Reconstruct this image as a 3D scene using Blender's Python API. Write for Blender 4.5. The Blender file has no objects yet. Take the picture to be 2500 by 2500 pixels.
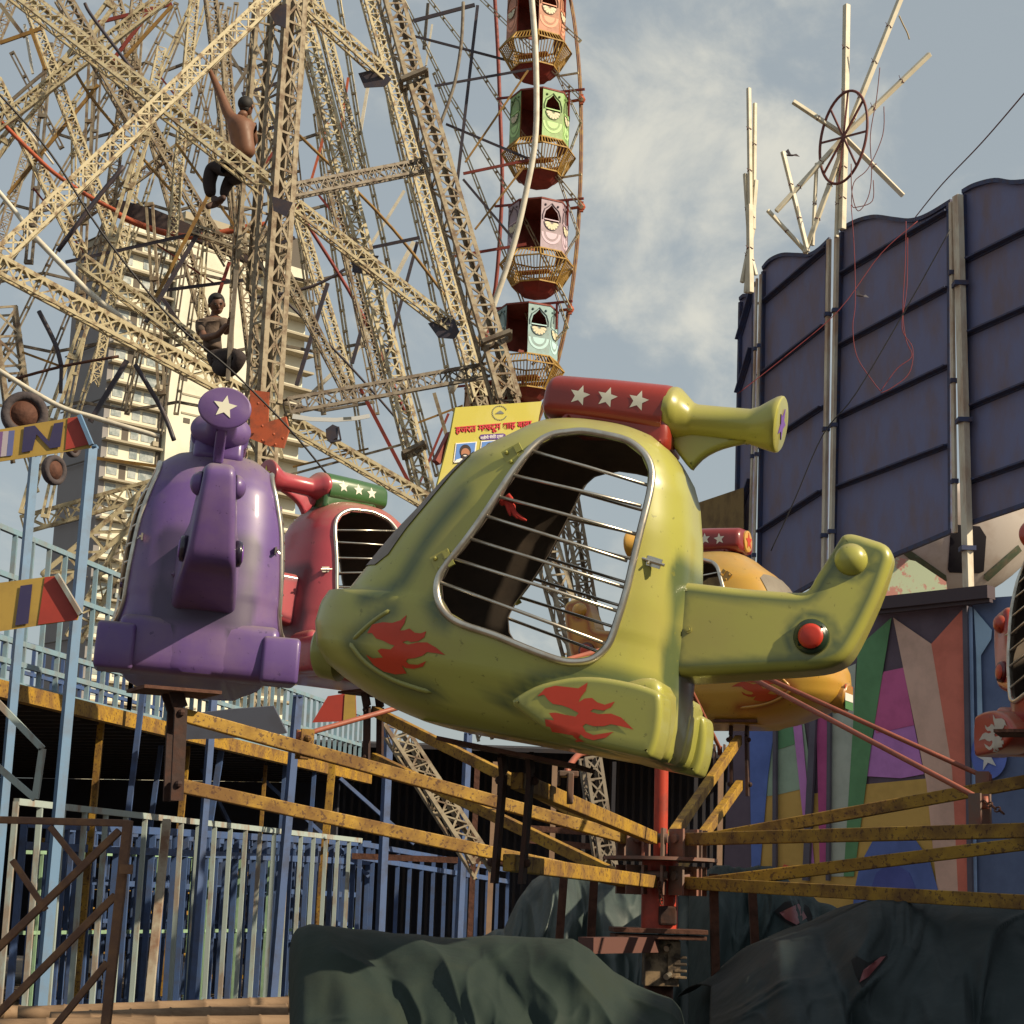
import bpy, bmesh, math, random
from mathutils import Vector, Matrix
from mathutils.bvhtree import BVHTree
from mathutils.geometry import delaunay_2d_cdt
random.seed(7)
S = bpy.context.scene; COL = S.collection
# ---------------------------------------------------------------- camera
F = 4500.0; PITCH = math.radians(12); ROLL = math.radians(1.8)
EYE = Vector((0, 0, .85))
FW = Vector((0, math.cos(PITCH), math.sin(PITCH)))
_u = Vector((0, -math.sin(PITCH), math.cos(PITCH))); _r = Vector((1, 0, 0))
UP = _u*math.cos(ROLL) - _r*math.sin(ROLL); RT = _r*math.cos(ROLL) + _u*math.sin(ROLL)
cd = bpy.data.cameras.new('camera'); cam = bpy.data.objects.new('camera', cd); COL.objects.link(cam)
cd.sensor_width = 36; cd.lens = 36*F/2500; cd.clip_start = 0.1; cd.clip_end = 6000
cam.matrix_world = Matrix(((RT.x, UP.x, -FW.x, EYE.x), (RT.y, UP.y, -FW.y, EYE.y), (RT.z, UP.z, -FW.z, EYE.z), (0, 0, 0, 1)))
S.camera = cam
# ---------------------------------------------------------------- light
SUN_DIR = Vector((0.80, -0.36, 0.60)).normalized()
sun_el = math.asin(SUN_DIR.z); sun_az = math.atan2(SUN_DIR.x, SUN_DIR.y)
W = bpy.data.worlds.new('World'); S.world = W; W.use_nodes = True
nt = W.node_tree; nt.nodes.clear()
def wn(t, **k):
    n = nt.nodes.new(t)
    for a, b in k.items(): setattr(n, a, b)
    return n
out = wn('ShaderNodeOutputWorld'); bg = wn('ShaderNodeBackground'); sky = wn('ShaderNodeTexSky')
sky.sky_type = 'NISHITA'; sky.sun_disc = False; sky.sun_elevation = sun_el; sky.sun_rotation = sun_az
sky.air_density = 1.2; sky.dust_density = 2.2; sky.ozone_density = 1.2; sky.altitude = 0
bg.inputs[1].default_value = 0.075
tc = wn('ShaderNodeTexCoord'); L_ = nt.links.new
# haze-grey tint of a humid city sky
hz = wn('ShaderNodeMix', data_type='RGBA'); hz.inputs[0].default_value = 0.66
hz.inputs[7].default_value = (5.3, 5.85, 5.95, 1)
L_(sky.outputs[0], hz.inputs[6])
mp = wn('ShaderNodeMapping'); mp.inputs['Scale'].default_value = (1, 1, 1.25); L_(tc.outputs['Generated'], mp.inputs[0])
def cloud_mask(px, py, rad):
    d = (FW + RT*((px-1250)/F) - UP*((py-1250)/F)).normalized()
    v = wn('ShaderNodeVectorMath', operation='DISTANCE'); v.inputs[1].default_value = d; L_(tc.outputs['Generated'], v.inputs[0])
    m = wn('ShaderNodeMapRange', interpolation_type='SMOOTHSTEP'); m.inputs[1].default_value = rad; m.inputs[2].default_value = 0.0
    m.inputs[3].default_value = 0; m.inputs[4].default_value = 1; L_(v.outputs['Value'], m.inputs[0]); return m.outputs[0]
masks = [cloud_mask(1650, 500, .15), cloud_mask(1490, 420, .12), cloud_mask(1760, 60, .10), cloud_mask(1880, 430, .11)]
acc = masks[0]
for m_ in masks[1:]:
    a = wn('ShaderNodeMath', operation='MAXIMUM'); L_(acc, a.inputs[0]); L_(m_, a.inputs[1]); acc = a.outputs[0]
nz = wn('ShaderNodeTexNoise'); nz.inputs['Scale'].default_value = 13; nz.inputs['Detail'].default_value = 9; nz.inputs['Roughness'].default_value = .6
nz.inputs['Distortion'].default_value = .35
L_(mp.outputs[0], nz.inputs['Vector'])
a = wn('ShaderNodeMath', operation='MULTIPLY_ADD'); L_(nz.outputs['Fac'], a.inputs[0]); a.inputs[1].default_value = 2.3; sc_ = wn('ShaderNodeMath', operation='MULTIPLY'); L_(acc, sc_.inputs[0]); sc_.inputs[1].default_value = .62; L_(sc_.outputs[0], a.inputs[2])
r = wn('ShaderNodeMapRange', interpolation_type='SMOOTHSTEP'); r.inputs[1].default_value = 1.22; r.inputs[2].default_value = 2.15
r.inputs[3].default_value = 0; r.inputs[4].default_value = .72; L_(a.outputs[0], r.inputs[0])
cm = wn('ShaderNodeMix', data_type='RGBA'); cm.inputs[7].default_value = (9.4, 9.0, 7.6, 1)
L_(r.outputs[0], cm.inputs[0]); L_(hz.outputs[2], cm.inputs[6]); L_(cm.outputs[2], bg.inputs[0]); L_(bg.outputs[0], out.inputs[0])
sd = bpy.data.lights.new('sun', 'SUN'); so = bpy.data.objects.new('sun', sd); COL.objects.link(so)
sd.energy = 5.0; sd.angle = math.radians(.6); sd.color = (1.0, .84, .60)
so.rotation_euler = (-SUN_DIR).to_track_quat('-Z', 'Y').to_euler(); so.location = (30, -20, 40)
S.view_settings.view_transform = 'Standard'; S.view_settings.look = 'None'; S.view_settings.exposure = 0.25; S.view_settings.gamma = 1
# ---------------------------------------------------------------- helpers
def ray(px, py): return FW + RT*((px-1250)/F) - UP*((py-1250)/F)
def P(px, py, Y):
    d = ray(px, py); return EYE + d*(Y/d.y)
def PL(px, py, o, n):
    d = ray(px, py); return EYE + d*((o-EYE).dot(n)/d.dot(n))
def tag(o, label=None, cat=None, group=None, kind=None):
    if label: o['label'] = label
    if cat: o['category'] = cat
    if group: o['group'] = group
    if kind: o['kind'] = kind
    return o
def empty(name, loc, label, cat, group=None, parent=None):
    o = bpy.data.objects.new(name, None); COL.objects.link(o); o.location = loc; o.empty_display_size = .2
    return tag(o, label, cat, group)
def wloc(o):
    v = Vector((0, 0, 0))
    while o: v = v + o.location; o = o.parent
    return v
MATS = {}
def mat(name, c, rough=.6, metal=0, c2=None, sc=6, amt=.5, bump=.0, bsc=30, coat=0, spec=.5, lo=.45, hi=.65, stretch=None, attr=None, attr_c=(0.02,.05,.02), chips=None, ch_sc=45, ch_lo=.66, settle=None):
    if name in MATS: return MATS[name]
    m = bpy.data.materials.new(name); m.use_nodes = True; t = m.node_tree; b = t.nodes['Principled BSDF']
    b.inputs['Roughness'].default_value = rough; b.inputs['Metallic'].default_value = metal
    b.inputs['Coat Weight'].default_value = coat; b.inputs['Coat Roughness'].default_value = .12; b.inputs['Specular IOR Level'].default_value = spec
    b.inputs['Base Color'].default_value = (*c, 1); m.diffuse_color = (*c, 1)
    src = None
    tcn = t.nodes.new('ShaderNodeTexCoord'); vec = tcn.outputs['Object']
    if stretch:
        mpn = t.nodes.new('ShaderNodeMapping'); mpn.inputs['Scale'].default_value = stretch; t.links.new(vec, mpn.inputs[0]); vec = mpn.outputs[0]
    if c2 is not None:
        n = t.nodes.new('ShaderNodeTexNoise'); n.inputs['Scale'].default_value = sc; n.inputs['Detail'].default_value = 8; n.inputs['Roughness'].default_value = .62
        t.links.new(vec, n.inputs['Vector'])
        mr = t.nodes.new('ShaderNodeMapRange'); mr.inputs[1].default_value = lo; mr.inputs[2].default_value = hi; mr.inputs[3].default_value = 0; mr.inputs[4].default_value = amt
        t.links.new(n.outputs['Fac'], mr.inputs[0])
        mx = t.nodes.new('ShaderNodeMix'); mx.data_type = 'RGBA'; mx.inputs[6].default_value = (*c, 1); mx.inputs[7].default_value = (*c2, 1)
        t.links.new(mr.outputs[0], mx.inputs[0]); src = mx.outputs[2]
        rr = t.nodes.new('ShaderNodeMapRange'); rr.inputs[3].default_value = rough; rr.inputs[4].default_value = min(1, rough+.25); t.links.new(mr.outputs[0], rr.inputs[0])
        t.links.new(rr.outputs[0], b.inputs['Roughness'])
    if attr:
        at = t.nodes.new('ShaderNodeAttribute'); at.attribute_name = attr
        mx2 = t.nodes.new('ShaderNodeMix'); mx2.data_type = 'RGBA'; mx2.inputs[7].default_value = (*attr_c, 1)
        if src: t.links.new(src, mx2.inputs[6])
        else: mx2.inputs[6].default_value = (*c, 1)
        t.links.new(at.outputs['Fac'], mx2.inputs[0]); src = mx2.outputs[2]
    if settle:
        g3 = t.nodes.new('ShaderNodeNewGeometry'); sp = t.nodes.new('ShaderNodeSeparateXYZ'); t.links.new(g3.outputs['Normal'], sp.inputs[0])
        n4 = t.nodes.new('ShaderNodeTexNoise'); n4.inputs['Scale'].default_value = 9; n4.inputs['Detail'].default_value = 7; t.links.new(vec, n4.inputs['Vector'])
        ad = t.nodes.new('ShaderNodeMath'); ad.operation = 'ADD'; t.links.new(sp.outputs[2], ad.inputs[0]); t.links.new(n4.outputs['Fac'], ad.inputs[1])
        m4 = t.nodes.new('ShaderNodeMapRange'); m4.inputs[1].default_value = .85; m4.inputs[2].default_value = 1.65; m4.inputs[4].default_value = .7; t.links.new(ad.outputs[0], m4.inputs[0])
        x4 = t.nodes.new('ShaderNodeMix'); x4.data_type = 'RGBA'; x4.inputs[7].default_value = (*settle, 1); t.links.new(m4.outputs[0], x4.inputs[0]); t.links.new(src, x4.inputs[6]); src = x4.outputs[2]
        r4 = t.nodes.new('ShaderNodeMapRange'); r4.inputs[3].default_value = rough; r4.inputs[4].default_value = .8; t.links.new(m4.outputs[0], r4.inputs[0]); t.links.new(r4.outputs[0], b.inputs['Roughness'])
    if chips:
        n3 = t.nodes.new('ShaderNodeTexNoise'); n3.inputs['Scale'].default_value = ch_sc; n3.inputs['Detail'].default_value = 3; n3.inputs['Roughness'].default_value = .7; t.links.new(vec, n3.inputs['Vector'])
        m3 = t.nodes.new('ShaderNodeMapRange'); m3.inputs[1].default_value = ch_lo; m3.inputs[2].default_value = ch_lo+.03; m3.inputs[4].default_value = .75; t.links.new(n3.outputs['Fac'], m3.inputs[0])
        x3 = t.nodes.new('ShaderNodeMix'); x3.data_type = 'RGBA'; x3.inputs[7].default_value = (*chips, 1); t.links.new(m3.outputs[0], x3.inputs[0])
        if src: t.links.new(src, x3.inputs[6])
        else: x3.inputs[6].default_value = (*c, 1)
        src = x3.outputs[2]
    if src: t.links.new(src, b.inputs['Base Color'])
    if bump:
        n2 = t.nodes.new('ShaderNodeTexNoise'); n2.inputs['Scale'].default_value = bsc; n2.inputs['Detail'].default_value = 5; t.links.new(vec, n2.inputs['Vector'])
        bp = t.nodes.new('ShaderNodeBump'); bp.inputs['Strength'].default_value = bump; bp.inputs['Distance'].default_value = .02
        t.links.new(n2.outputs['Fac'], bp.inputs['Height']); t.links.new(bp.outputs[0], b.inputs['Normal'])
    MATS[name] = m; return m
class MB:
    def __init__(s): s.v = []; s.f = []; s.mi = []; s.m = 0
    def add(s, vs, fs):
        k = len(s.v); s.v += [Vector(x) for x in vs]; s.f += [tuple(i+k for i in f) for f in fs]; s.mi += [s.m]*len(fs); return s
    def bar(s, a, b, w, h=None, up=None, roll=0):
        a = Vector(a); b = Vector(b); h = h or w; d = (b-a)
        if d.length < 1e-5: return s
        d.normalize(); up = Vector(up) if up is not None else (Vector((0, 0, 1)) if abs(d.z) < .95 else Vector((0, 1, 0)))
        x = d.cross(up); x.normalize(); y = x.cross(d)
        if roll: x, y = x*math.cos(roll)+y*math.sin(roll), y*math.cos(roll)-x*math.sin(roll)
        vs = []
        for p in (a, b):
            for sx, sy in ((-1, -1), (1, -1), (1, 1), (-1, 1)): vs.append(p + x*(sx*w/2) + y*(sy*h/2))
        return s.add(vs, [(0, 3, 2, 1), (4, 5, 6, 7), (0, 1, 5, 4), (1, 2, 6, 5), (2, 3, 7, 6), (3, 0, 4, 7)])
    def angle(s, a, b, w, up, th=.12):            # an L-section bar
        a = Vector(a); b = Vector(b); d = (b-a).normalized(); up = Vector(up); x = d.cross(up).normalized(); y = x.cross(d)
        t = w*th
        s.bar(a+x*0, b, t, w, y); s.bar(a+x*(w/2)-y*(w/2), b+x*(w/2)-y*(w/2), w, t, y); return s
    def tube(s, pts, r, n=8, closed=False, caps=True):
        pts = [Vector(p) for p in pts]; m = len(pts); k = len(s.v); vs = []; fs = []; prev = None
        for i, p in enumerate(pts):
            if closed: d = pts[(i+1) % m]-pts[i-1]
            else: d = pts[min(i+1, m-1)]-pts[max(i-1, 0)]
            d.normalize()
            if prev is None:
                x = d.orthogonal().normalized()
            else: x = (prev - d*prev.dot(d)).normalized()
            prev = x; y = d.cross(x); rr = r[i] if isinstance(r, (list, tuple)) else r
            for j in range(n): t = 2*math.pi*j/n; vs.append(p + x*(rr*math.cos(t)) + y*(rr*math.sin(t)))
        for i in range(m if closed else m-1):
            for j in range(n):
                a = i*n+j; b = i*n+(j+1) % n; c = ((i+1) % m)*n+(j+1) % n; d_ = ((i+1) % m)*n+j; fs.append((a, b, c, d_))
        if caps and not closed: fs.append(tuple(range(n))[::-1]); fs.append(tuple((m-1)*n+j for j in range(n)))
        return s.add(vs, fs)
    def box(s, c, sx, sy, sz, M=None):
        c = Vector(c); vs = []
        for z in (-1, 1):
            for x, y in ((-1, -1), (1, -1), (1, 1), (-1, 1)):
                q = Vector((x*sx/2, y*sy/2, z*sz/2)); vs.append(c + (M @ q if M else q))
        return s.add(vs, [(0, 3, 2, 1), (4, 5, 6, 7), (0, 1, 5, 4), (1, 2, 6, 5), (2, 3, 7, 6), (3, 0, 4, 7)])
    def prism(s, poly, off):                       # closed planar polygon extruded by off
        off = Vector(off); n = len(poly); vs = [Vector(p) for p in poly]; vs += [p+off for p in vs]
        fs = [tuple(range(n))[::-1], tuple(range(n, 2*n))] + [(i, (i+1) % n, n+(i+1) % n, n+i) for i in range(n)]
        return s.add(vs, fs)
    def ball(s, c, r, M=None, n=12, sy=1):
        c = Vector(c); vs = []; fs = []
        rx, ry, rz = r if isinstance(r, (tuple, list)) else (r, r, r)
        h = n//2
        for i in range(h+1):
            t = math.pi*i/h
            for j in range(n):
                q = Vector((rx*math.sin(t)*math.cos(2*math.pi*j/n), ry*math.sin(t)*math.sin(2*math.pi*j/n), rz*math.cos(t)))
                vs.append(c + (M @ q if M else q))
        for i in range(h):
            for j in range(n): fs.append((i*n+j, (i+1)*n+j, (i+1)*n+(j+1) % n, i*n+(j+1) % n))
        return s.add(vs, fs)
    def cyl(s, a, b, r, n=16, r2=None):
        return s.tube([a, b], [r, r if r2 is None else r2], n)
    def truss(s, a, b, w, up=(0, 0, 1), step=None, ch=.10, lc=.06, h=None, flip=False):
        a = Vector(a); b = Vector(b); h = h or w; L = (b-a).length; d = (b-a)/L; up = Vector(up); x = d.cross(up).normalized(); y = x.cross(d)
        cs = [x*(sx*w/2)+y*(sy*h/2) for sx, sy in ((-1, -1), (1, -1), (1, 1), (-1, 1))]
        cw = w*ch*1.9
        for c in cs:                                  # L-section chords: two thin flats at right angles
            cx = -x if c.dot(x) > 0 else x; cy = -y if c.dot(y) > 0 else y
            s.bar(a+c+cx*cw*.4, b+c+cx*cw*.4, cw, cw*.22, y); s.bar(a+c+cy*cw*.5, b+c+cy*cw*.5, cw*.22, cw, y)
        n = max(2, int(round(L/(step or w*1.2)))); lw = w*lc*1.6
        for k in range(4):
            c0, c1 = cs[k], cs[(k+1) % 4]; nn = d.cross(c1-c0)
            for i in range(n):
                p, q = a+d*(L*i/n), a+d*(L*(i+1)/n)
                if k % 2 == 0 or i % 2: s.bar(p+c0, p+c1, lw, lw*.4, nn)
                if (i+k) % 2 == 0: s.bar(p+c0, q+c1, lw, lw*.4, nn)
                else: s.bar(p+c1, q+c0, lw, lw*.4, nn)
                if k == 2 and not flip: s.bar(*((p+c1, q+c0) if (i+k) % 2 == 0 else (p+c0, q+c1)), lw, lw*.4, nn)
        return s
    def strap(s, a, b, w, up=(0, 0, 1), bat=None):   # two parallel flats with battens
        a = Vector(a); b = Vector(b); L = (b-a).length; d = (b-a)/L; x = d.cross(Vector(up)).normalized(); y = x.cross(d)
        for sg in (-1, 1): s.bar(a+x*(sg*w*.36), b+x*(sg*w*.36), w*.28, w*.45, y)
        n = max(1, int(L/(bat or w*4.5)))
        for i in range(n+1): p = a+d*(L*i/n); s.bar(p-d*w*.22, p+d*w*.22, w*1.0, w*.6, y)
        return s
    def build(s, name, m, parent=None, smooth=False, bevel=0, local=False, seg=2):
        me = bpy.data.meshes.new(name); off = Vector((0, 0, 0)) if (local or not parent) else wloc(parent)
        me.from_pydata([v-off for v in s.v], [], s.f); me.validate()
        for mm in (m if isinstance(m, (list, tuple)) else [m]): me.materials.append(mm)
        if len(me.polygons) == len(s.mi): me.polygons.foreach_set('material_index', s.mi)
        o = bpy.data.objects.new(name, me); COL.objects.link(o)
        if parent: o.parent = parent
        if smooth: shade(o)
        bm = bmesh.new(); bm.from_mesh(me); bmesh.ops.recalc_face_normals(bm, faces=bm.faces); bm.to_mesh(me); bm.free()
        if bevel:
            b = o.modifiers.new('bevel', 'BEVEL'); b.width = bevel; b.segments = seg; b.limit_method = 'ANGLE'; b.angle_limit = math.radians(40)
        return o
def shade(o, ang=None):
    o.data.polygons.foreach_set('use_smooth', [True]*len(o.data.polygons))
    if ang is not None: o.data.set_sharp_from_angle(angle=math.radians(ang))
def lerp(a, b, t): return a+(b-a)*t
def tab(t, x):                                   # piecewise linear table
    if x <= t[0][0]: return t[0][1]
    for (x0, y0), (x1, y1) in zip(t, t[1:]):
        if x <= x1: return y0+(y1-y0)*(x-x0)/(x1-x0)
    return t[-1][1]
def catmull(pts, n=6, closed=False):
    pts = [Vector(p) for p in pts]; m = len(pts); out = []
    R = range(m) if closed else range(m-1)
    for i in R:
        if closed: p0, p1, p2, p3 = pts[i-1], pts[i], pts[(i+1) % m], pts[(i+2) % m]
        else: p0, p1, p2, p3 = pts[max(i-1, 0)], pts[i], pts[i+1], pts[min(i+2, m-1)]
        for k in range(n):
            t = k/n
            out.append(.5*((2*p1)+(p2-p0)*t+(2*p0-5*p1+4*p2-p3)*t*t+(3*p1-p0-3*p2+p3)*t**3))
    if not closed: out.append(pts[-1])
    return out
def inside(p, poly):
    c = False; n = len(poly); x, y = p[0], p[1]
    for i in range(n):
        x1, y1 = poly[i][0], poly[i][1]; x2, y2 = poly[i-1][0], poly[i-1][1]
        if (y1 > y) != (y2 > y) and x < (x2-x1)*(y-y1)/(y2-y1)+x1: c = not c
    return c
def edist(p, poly):
    best = 1e9; p = Vector((p[0], p[1]))
    for i in range(len(poly)):
        a = Vector((poly[i-1][0], poly[i-1][1])); b = Vector((poly[i][0], poly[i][1])); ab = b-a; L = ab.length_squared
        t = max(0, min(1, (p-a).dot(ab)/L)) if L > 0 else 0
        best = min(best, (p-a-ab*t).length)
    return best
def resample(poly, st):
    out = []
    for i in range(len(poly)):
        a = Vector((poly[i][0], poly[i][1])); b = Vector((poly[(i+1) % len(poly)][0], poly[(i+1) % len(poly)][1])); n = max(1, int((b-a).length/st))
        for k in range(n): out.append(a.lerp(b, k/n))
    return out
def tri2d(poly, st, rings=None, holes=()):
    """triangulate polygon (optionally with holes) with interior points; returns verts, tris"""
    bd = resample(poly, st); pts = list(bd); n = len(bd); edges = [(i, (i+1) % n) for i in range(n)]
    for h in holes:
        hb = resample(h, st); k = len(pts); pts += hb; edges += [(k+i, k+(i+1) % len(hb)) for i in range(len(hb))]
    xs = [p.x for p in bd]; ys = [p.y for p in bd]; y = min(ys)+st/2; row = 0
    while y < max(ys):
        x = min(xs)+st/2*(1+row % 2)
        while x < max(xs):
            if inside((x, y), bd) and edist((x, y), bd) > st*.55 and not any(inside((x, y), h) or edist((x, y), h) < st*.55 for h in holes): pts.append(Vector((x, y)))
            x += st
        y += st*.87; row += 1
    if rings:
        for rd in rings:
            for i in range(n):
                a, b, c = bd[i-1], bd[i], bd[(i+1) % n]; t = (c-a).normalized(); nn = Vector((-t.y, t.x))
                for sg in (1, -1):
                    q = b+nn*rd*sg
                    if inside(q, bd) and edist(q, bd) > rd*.9: pts.append(q)
    res = delaunay_2d_cdt(pts, edges, [], 0, 1e-6)
    vs = res[0]; fs = []
    for f in res[2]:
        c = sum((vs[i] for i in f), Vector((0, 0)))/len(f)
        if inside(c, bd) and not any(inside(c, h) for h in holes): fs.append(f)
    return vs, fs, bd
def chaikin(poly, n=1):
    for _ in range(n):
        out = []
        for i in range(len(poly)):
            a, b = Vector((poly[i][0], poly[i][1])), Vector((poly[(i+1) % len(poly)][0], poly[(i+1) % len(poly)][1]))
            out += [a.lerp(b, .25), a.lerp(b, .75)]
        poly = out
    return poly
def pillow(poly, T, r, st=.02, K=5, sm=1):
    """slab standing in the local x-z plane with a true round edge of radius r; T is the half thickness or a function (x,z)"""
    bd = resample(chaikin(poly, sm), st); n = len(bd); area = sum(bd[i-1].x*bd[i].y-bd[i].x*bd[i-1].y for i in range(n)); sg0 = 1 if area > 0 else -1
    nr = []
    for i in range(n): t = (bd[(i+1) % n]-bd[i-1]).normalized(); nr.append(Vector((-t.y, t.x))*sg0)
    Tf = T if callable(T) else (lambda x, z: T)
    V = []; D = []; loops = []; Fc = []
    for sg in (-1, 1):
        ls = []
        for k in range(K+1):
            th = math.pi/2*k/K; d = r*(1-math.cos(th)); row = []
            for b, q in zip(bd, nr):
                p = b+q*d; row.append(len(V)); V.append(Vector((p.x, sg*(Tf(p.x, p.y)-r+r*math.sin(th)), p.y))); D.append(d)
            ls.append(row)
        loops.append(ls)
        for a, b in zip(ls, ls[1:]):
            for i in range(n): Fc.append((a[i], a[(i+1) % n], b[(i+1) % n], b[i]))
        inner = [Vector((V[i].x, V[i].z)) for i in ls[-1]]
        pts = list(inner); si = st*1.6; xs = [p.x for p in inner]; ys = [p.y for p in inner]; y = min(ys)+si/2; row_ = 0
        while y < max(ys):
            x = min(xs)+si/2*(1+row_ % 2)
            while x < max(xs):
                if inside((x, y), inner) and edist((x, y), inner) > si*.6: pts.append(Vector((x, y)))
                x += si
            y += si*.87; row_ += 1
        res = delaunay_2d_cdt(pts, [(i, (i+1) % n) for i in range(n)], [], 0, 1e-7); m = {}
        for i, v in enumerate(res[0]):
            if i < n: m[i] = ls[-1][i]
            else: m[i] = len(V); V.append(Vector((v.x, sg*Tf(v.x, v.y), v.y))); D.append(r+edist(v, inner))
        for f in res[2]:
            c = sum((res[0][i] for i in f), Vector((0, 0)))/len(f)
            if inside(c, inner): Fc.append(tuple(m[i] for i in f))
    prev = loops[0][0]
    for q in (.25, .5, .75):
        row = []
        for a, b in zip(loops[0][0], loops[1][0]): row.append(len(V)); V.append(V[a].lerp(V[b], q)); D.append(0)
        for i in range(n): Fc.append((prev[i], prev[(i+1) % n], row[(i+1) % n], row[i]))
        prev = row
    row = loops[1][0]
    for i in range(n): Fc.append((prev[i], prev[(i+1) % n], row[(i+1) % n], row[i]))
    return V, Fc, D
def set_attr(o, name, vals):
    a = o.data.attributes.new(name, 'FLOAT', 'POINT'); a.data.foreach_set('value', vals)
def decal(poly3, bvh, direction, m, name, parent, st=.02, off=.003, local=True):
    """poly3: polygon of local points; projected along direction on bvh"""
    d = Vector(direction).normalized(); x = (Vector((1, 0, 0)) if abs(d.x) < .7 else Vector((0, 1, 0))); x = (x-d*x.dot(d)).normalized(); z = x.cross(d)
    o0 = poly3[0]; p2 = [Vector(((p-o0).dot(x), (p-o0).dot(z))) for p in poly3]
    vs, fs, _ = tri2d(p2, st); V = []; ok = []
    base = o0 - d*3
    for v in vs:
        s_ = base + x*v.x + z*v.y; hit = bvh.ray_cast(s_, d)
        if hit[0] is None: V.append(Vector((0, 0, 0))); ok.append(False)
        else:
            nn = hit[1] if hit[1].dot(d) < 0 else -hit[1]; V.append(hit[0]+nn*off); ok.append(True)
    fs = [f for f in fs if all(ok[i] for i in f)]
    par = list(range(len(V)))
    def fd(i):
        while par[i] != i: par[i] = par[par[i]]; i = par[i]
        return i
    for f in fs:
        for i in f[1:]: par[fd(i)] = fd(f[0])
    cnt = {}
    for f in fs: cnt[fd(f[0])] = cnt.get(fd(f[0]), 0)+1
    if cnt: bg_r = max(cnt, key=cnt.get); fs = [f for f in fs if fd(f[0]) == bg_r]
    used = sorted({i for f in fs for i in f}); rm = {i: k for k, i in enumerate(used)}; V = [V[i] for i in used]; fs = [tuple(rm[i] for i in f) for f in fs]
    mb = MB(); mb.add(V, fs); o = mb.build(name, m, parent, smooth=True, local=local); return o
def star(cx, cz, r, rot=0, inner=.45):
    return [(cx+(r if k % 2 == 0 else r*inner)*math.sin(rot+k*math.pi/5), cz+(r if k % 2 == 0 else r*inner)*math.cos(rot+k*math.pi/5)) for k in range(10)]
def text_mesh(body, size, m, name, parent, M, ext=.002, align='CENTER', spacing=1.0):
    cu = bpy.data.curves.new(name, 'FONT'); cu.body = body; cu.size = size; cu.extrude = ext; cu.align_x = align; cu.offset = size*.018; cu.space_character = spacing
    t = bpy.data.objects.new(name, cu); COL.objects.link(t)
    dg = bpy.context.evaluated_depsgraph_get(); dg.update(); me = bpy.data.meshes.new_from_object(t.evaluated_get(dg)); bpy.data.objects.remove(t)
    me.transform(M); me.materials.clear(); me.materials.append(m); me.name = name
    o = bpy.data.objects.new(name, me); COL.objects.link(o)
    if parent: o.parent = parent
    return o
# ---------------------------------------------------------------- shared materials
cream = mat('cream_painted_steel', (.50, .43, .27), .6, c2=(.16, .09, .05), sc=9, amt=.8, lo=.5, hi=.62)
cream2 = mat('dusty_painted_steel', (.30, .25, .17), .7, c2=(.12, .07, .045), sc=7, amt=.8, lo=.45, hi=.62)
grey_st = mat('grey_brown_steel', (.20, .17, .13), .7, c2=(.09, .055, .04), sc=8, amt=.7)
ochre = mat('ochre_steel', (.27, .15, .03), .6, c2=(.10, .05, .03), sc=8, amt=.6)
darkst = mat('dark_steel', (.035, .03, .045), .5, c2=(.07, .04, .03), sc=9, amt=.5)
rust = mat('rusty_steel', (.10, .038, .022), .8, c2=(.045, .02, .015), sc=14, amt=.7, bump=.3)
redst = mat('red_oxide_steel', (.22, .03, .02), .6, c2=(.09, .03, .02), sc=9, amt=.6)
orange = mat('orange_steel', (.42, .085, .03), .6, c2=(.16, .05, .03), sc=9, amt=.6)
white = mat('white_painted_tube', (.62, .58, .48), .5, c2=(.35, .30, .24), sc=5, amt=.5)
chrome = mat('dull_chrome', (.62, .58, .50), .28, metal=.9, c2=(.28, .22, .17), sc=14, amt=.5)
yel = mat('yellow_chipped_paint', (.40, .23, .02), .6, c2=(.15, .075, .025), sc=6, amt=.9, lo=.38, hi=.62, bump=.1, chips=(.06, .022, .015), ch_sc=50, ch_lo=.57)
# ================================================================ helicopter seats of the ride
GY = 6.2; PSI = math.radians(17); PIT = math.radians(10.5)
GO = P(1330, 1560, GY)
_xl = Vector((math.cos(PSI)*math.cos(PIT), -math.sin(PSI)*math.cos(PIT), -math.sin(PIT)))
_yl = Vector((math.sin(PSI), math.cos(PSI), 0)); _zl = _xl.cross(_yl)
GM = Matrix((_xl, _yl, _zl)).transposed()
def LC(px, py, off=0.0):
    q = PL(px, py, GO+_yl*off, _yl)-GO
    return Vector((q.dot(_xl), q.dot(_yl), q.dot(_zl)))
def L2(px, py, off=0.0): v = LC(px, py, off); return Vector((v.x, v.z))
def z1(l, off): return [L2(750+x/1.61, 850+y/1.61, off) for x, y in l]
HW = .365
# side silhouette of the fuselage
sil_px = [(1346, 1040), (1408, 1031), (1495, 1037), (1557, 1055), (1615, 1083), (1655, 1120), (1685, 1173), (1698, 1223), (1704, 1316), (1703, 1409), (1698, 1500), (1690, 1600), (1680, 1700), (1668, 1790), (1655, 1850), (1640, 1868), (1560, 1862),
          (1421, 1835), (1309, 1806), (1147, 1788), (1060, 1769), (986, 1740), (924, 1705), (866, 1664), (825, 1630), (802, 1590), (798, 1533), (812, 1485), (836, 1452), (880, 1455), (902, 1428), (943, 1378), (990, 1322), (1056, 1254), (1112, 1188), (1160, 1140), (1215, 1106), (1268, 1080), (1306, 1056)]
sil = [L2(*p) for p in sil_px]
ztop = max(p.y for p in sil); zbot = min(p.y for p in sil); HB = ztop-zbot
def span(z):
    xs = []
    for i in range(len(sil)):
        a, b = sil[i-1], sil[i]
        if (a.y > z) != (b.y > z): xs.append(a.x+(b.x-a.x)*(z-a.y)/(b.y-a.y))
    return (min(xs), max(xs)) if xs else None
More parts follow.
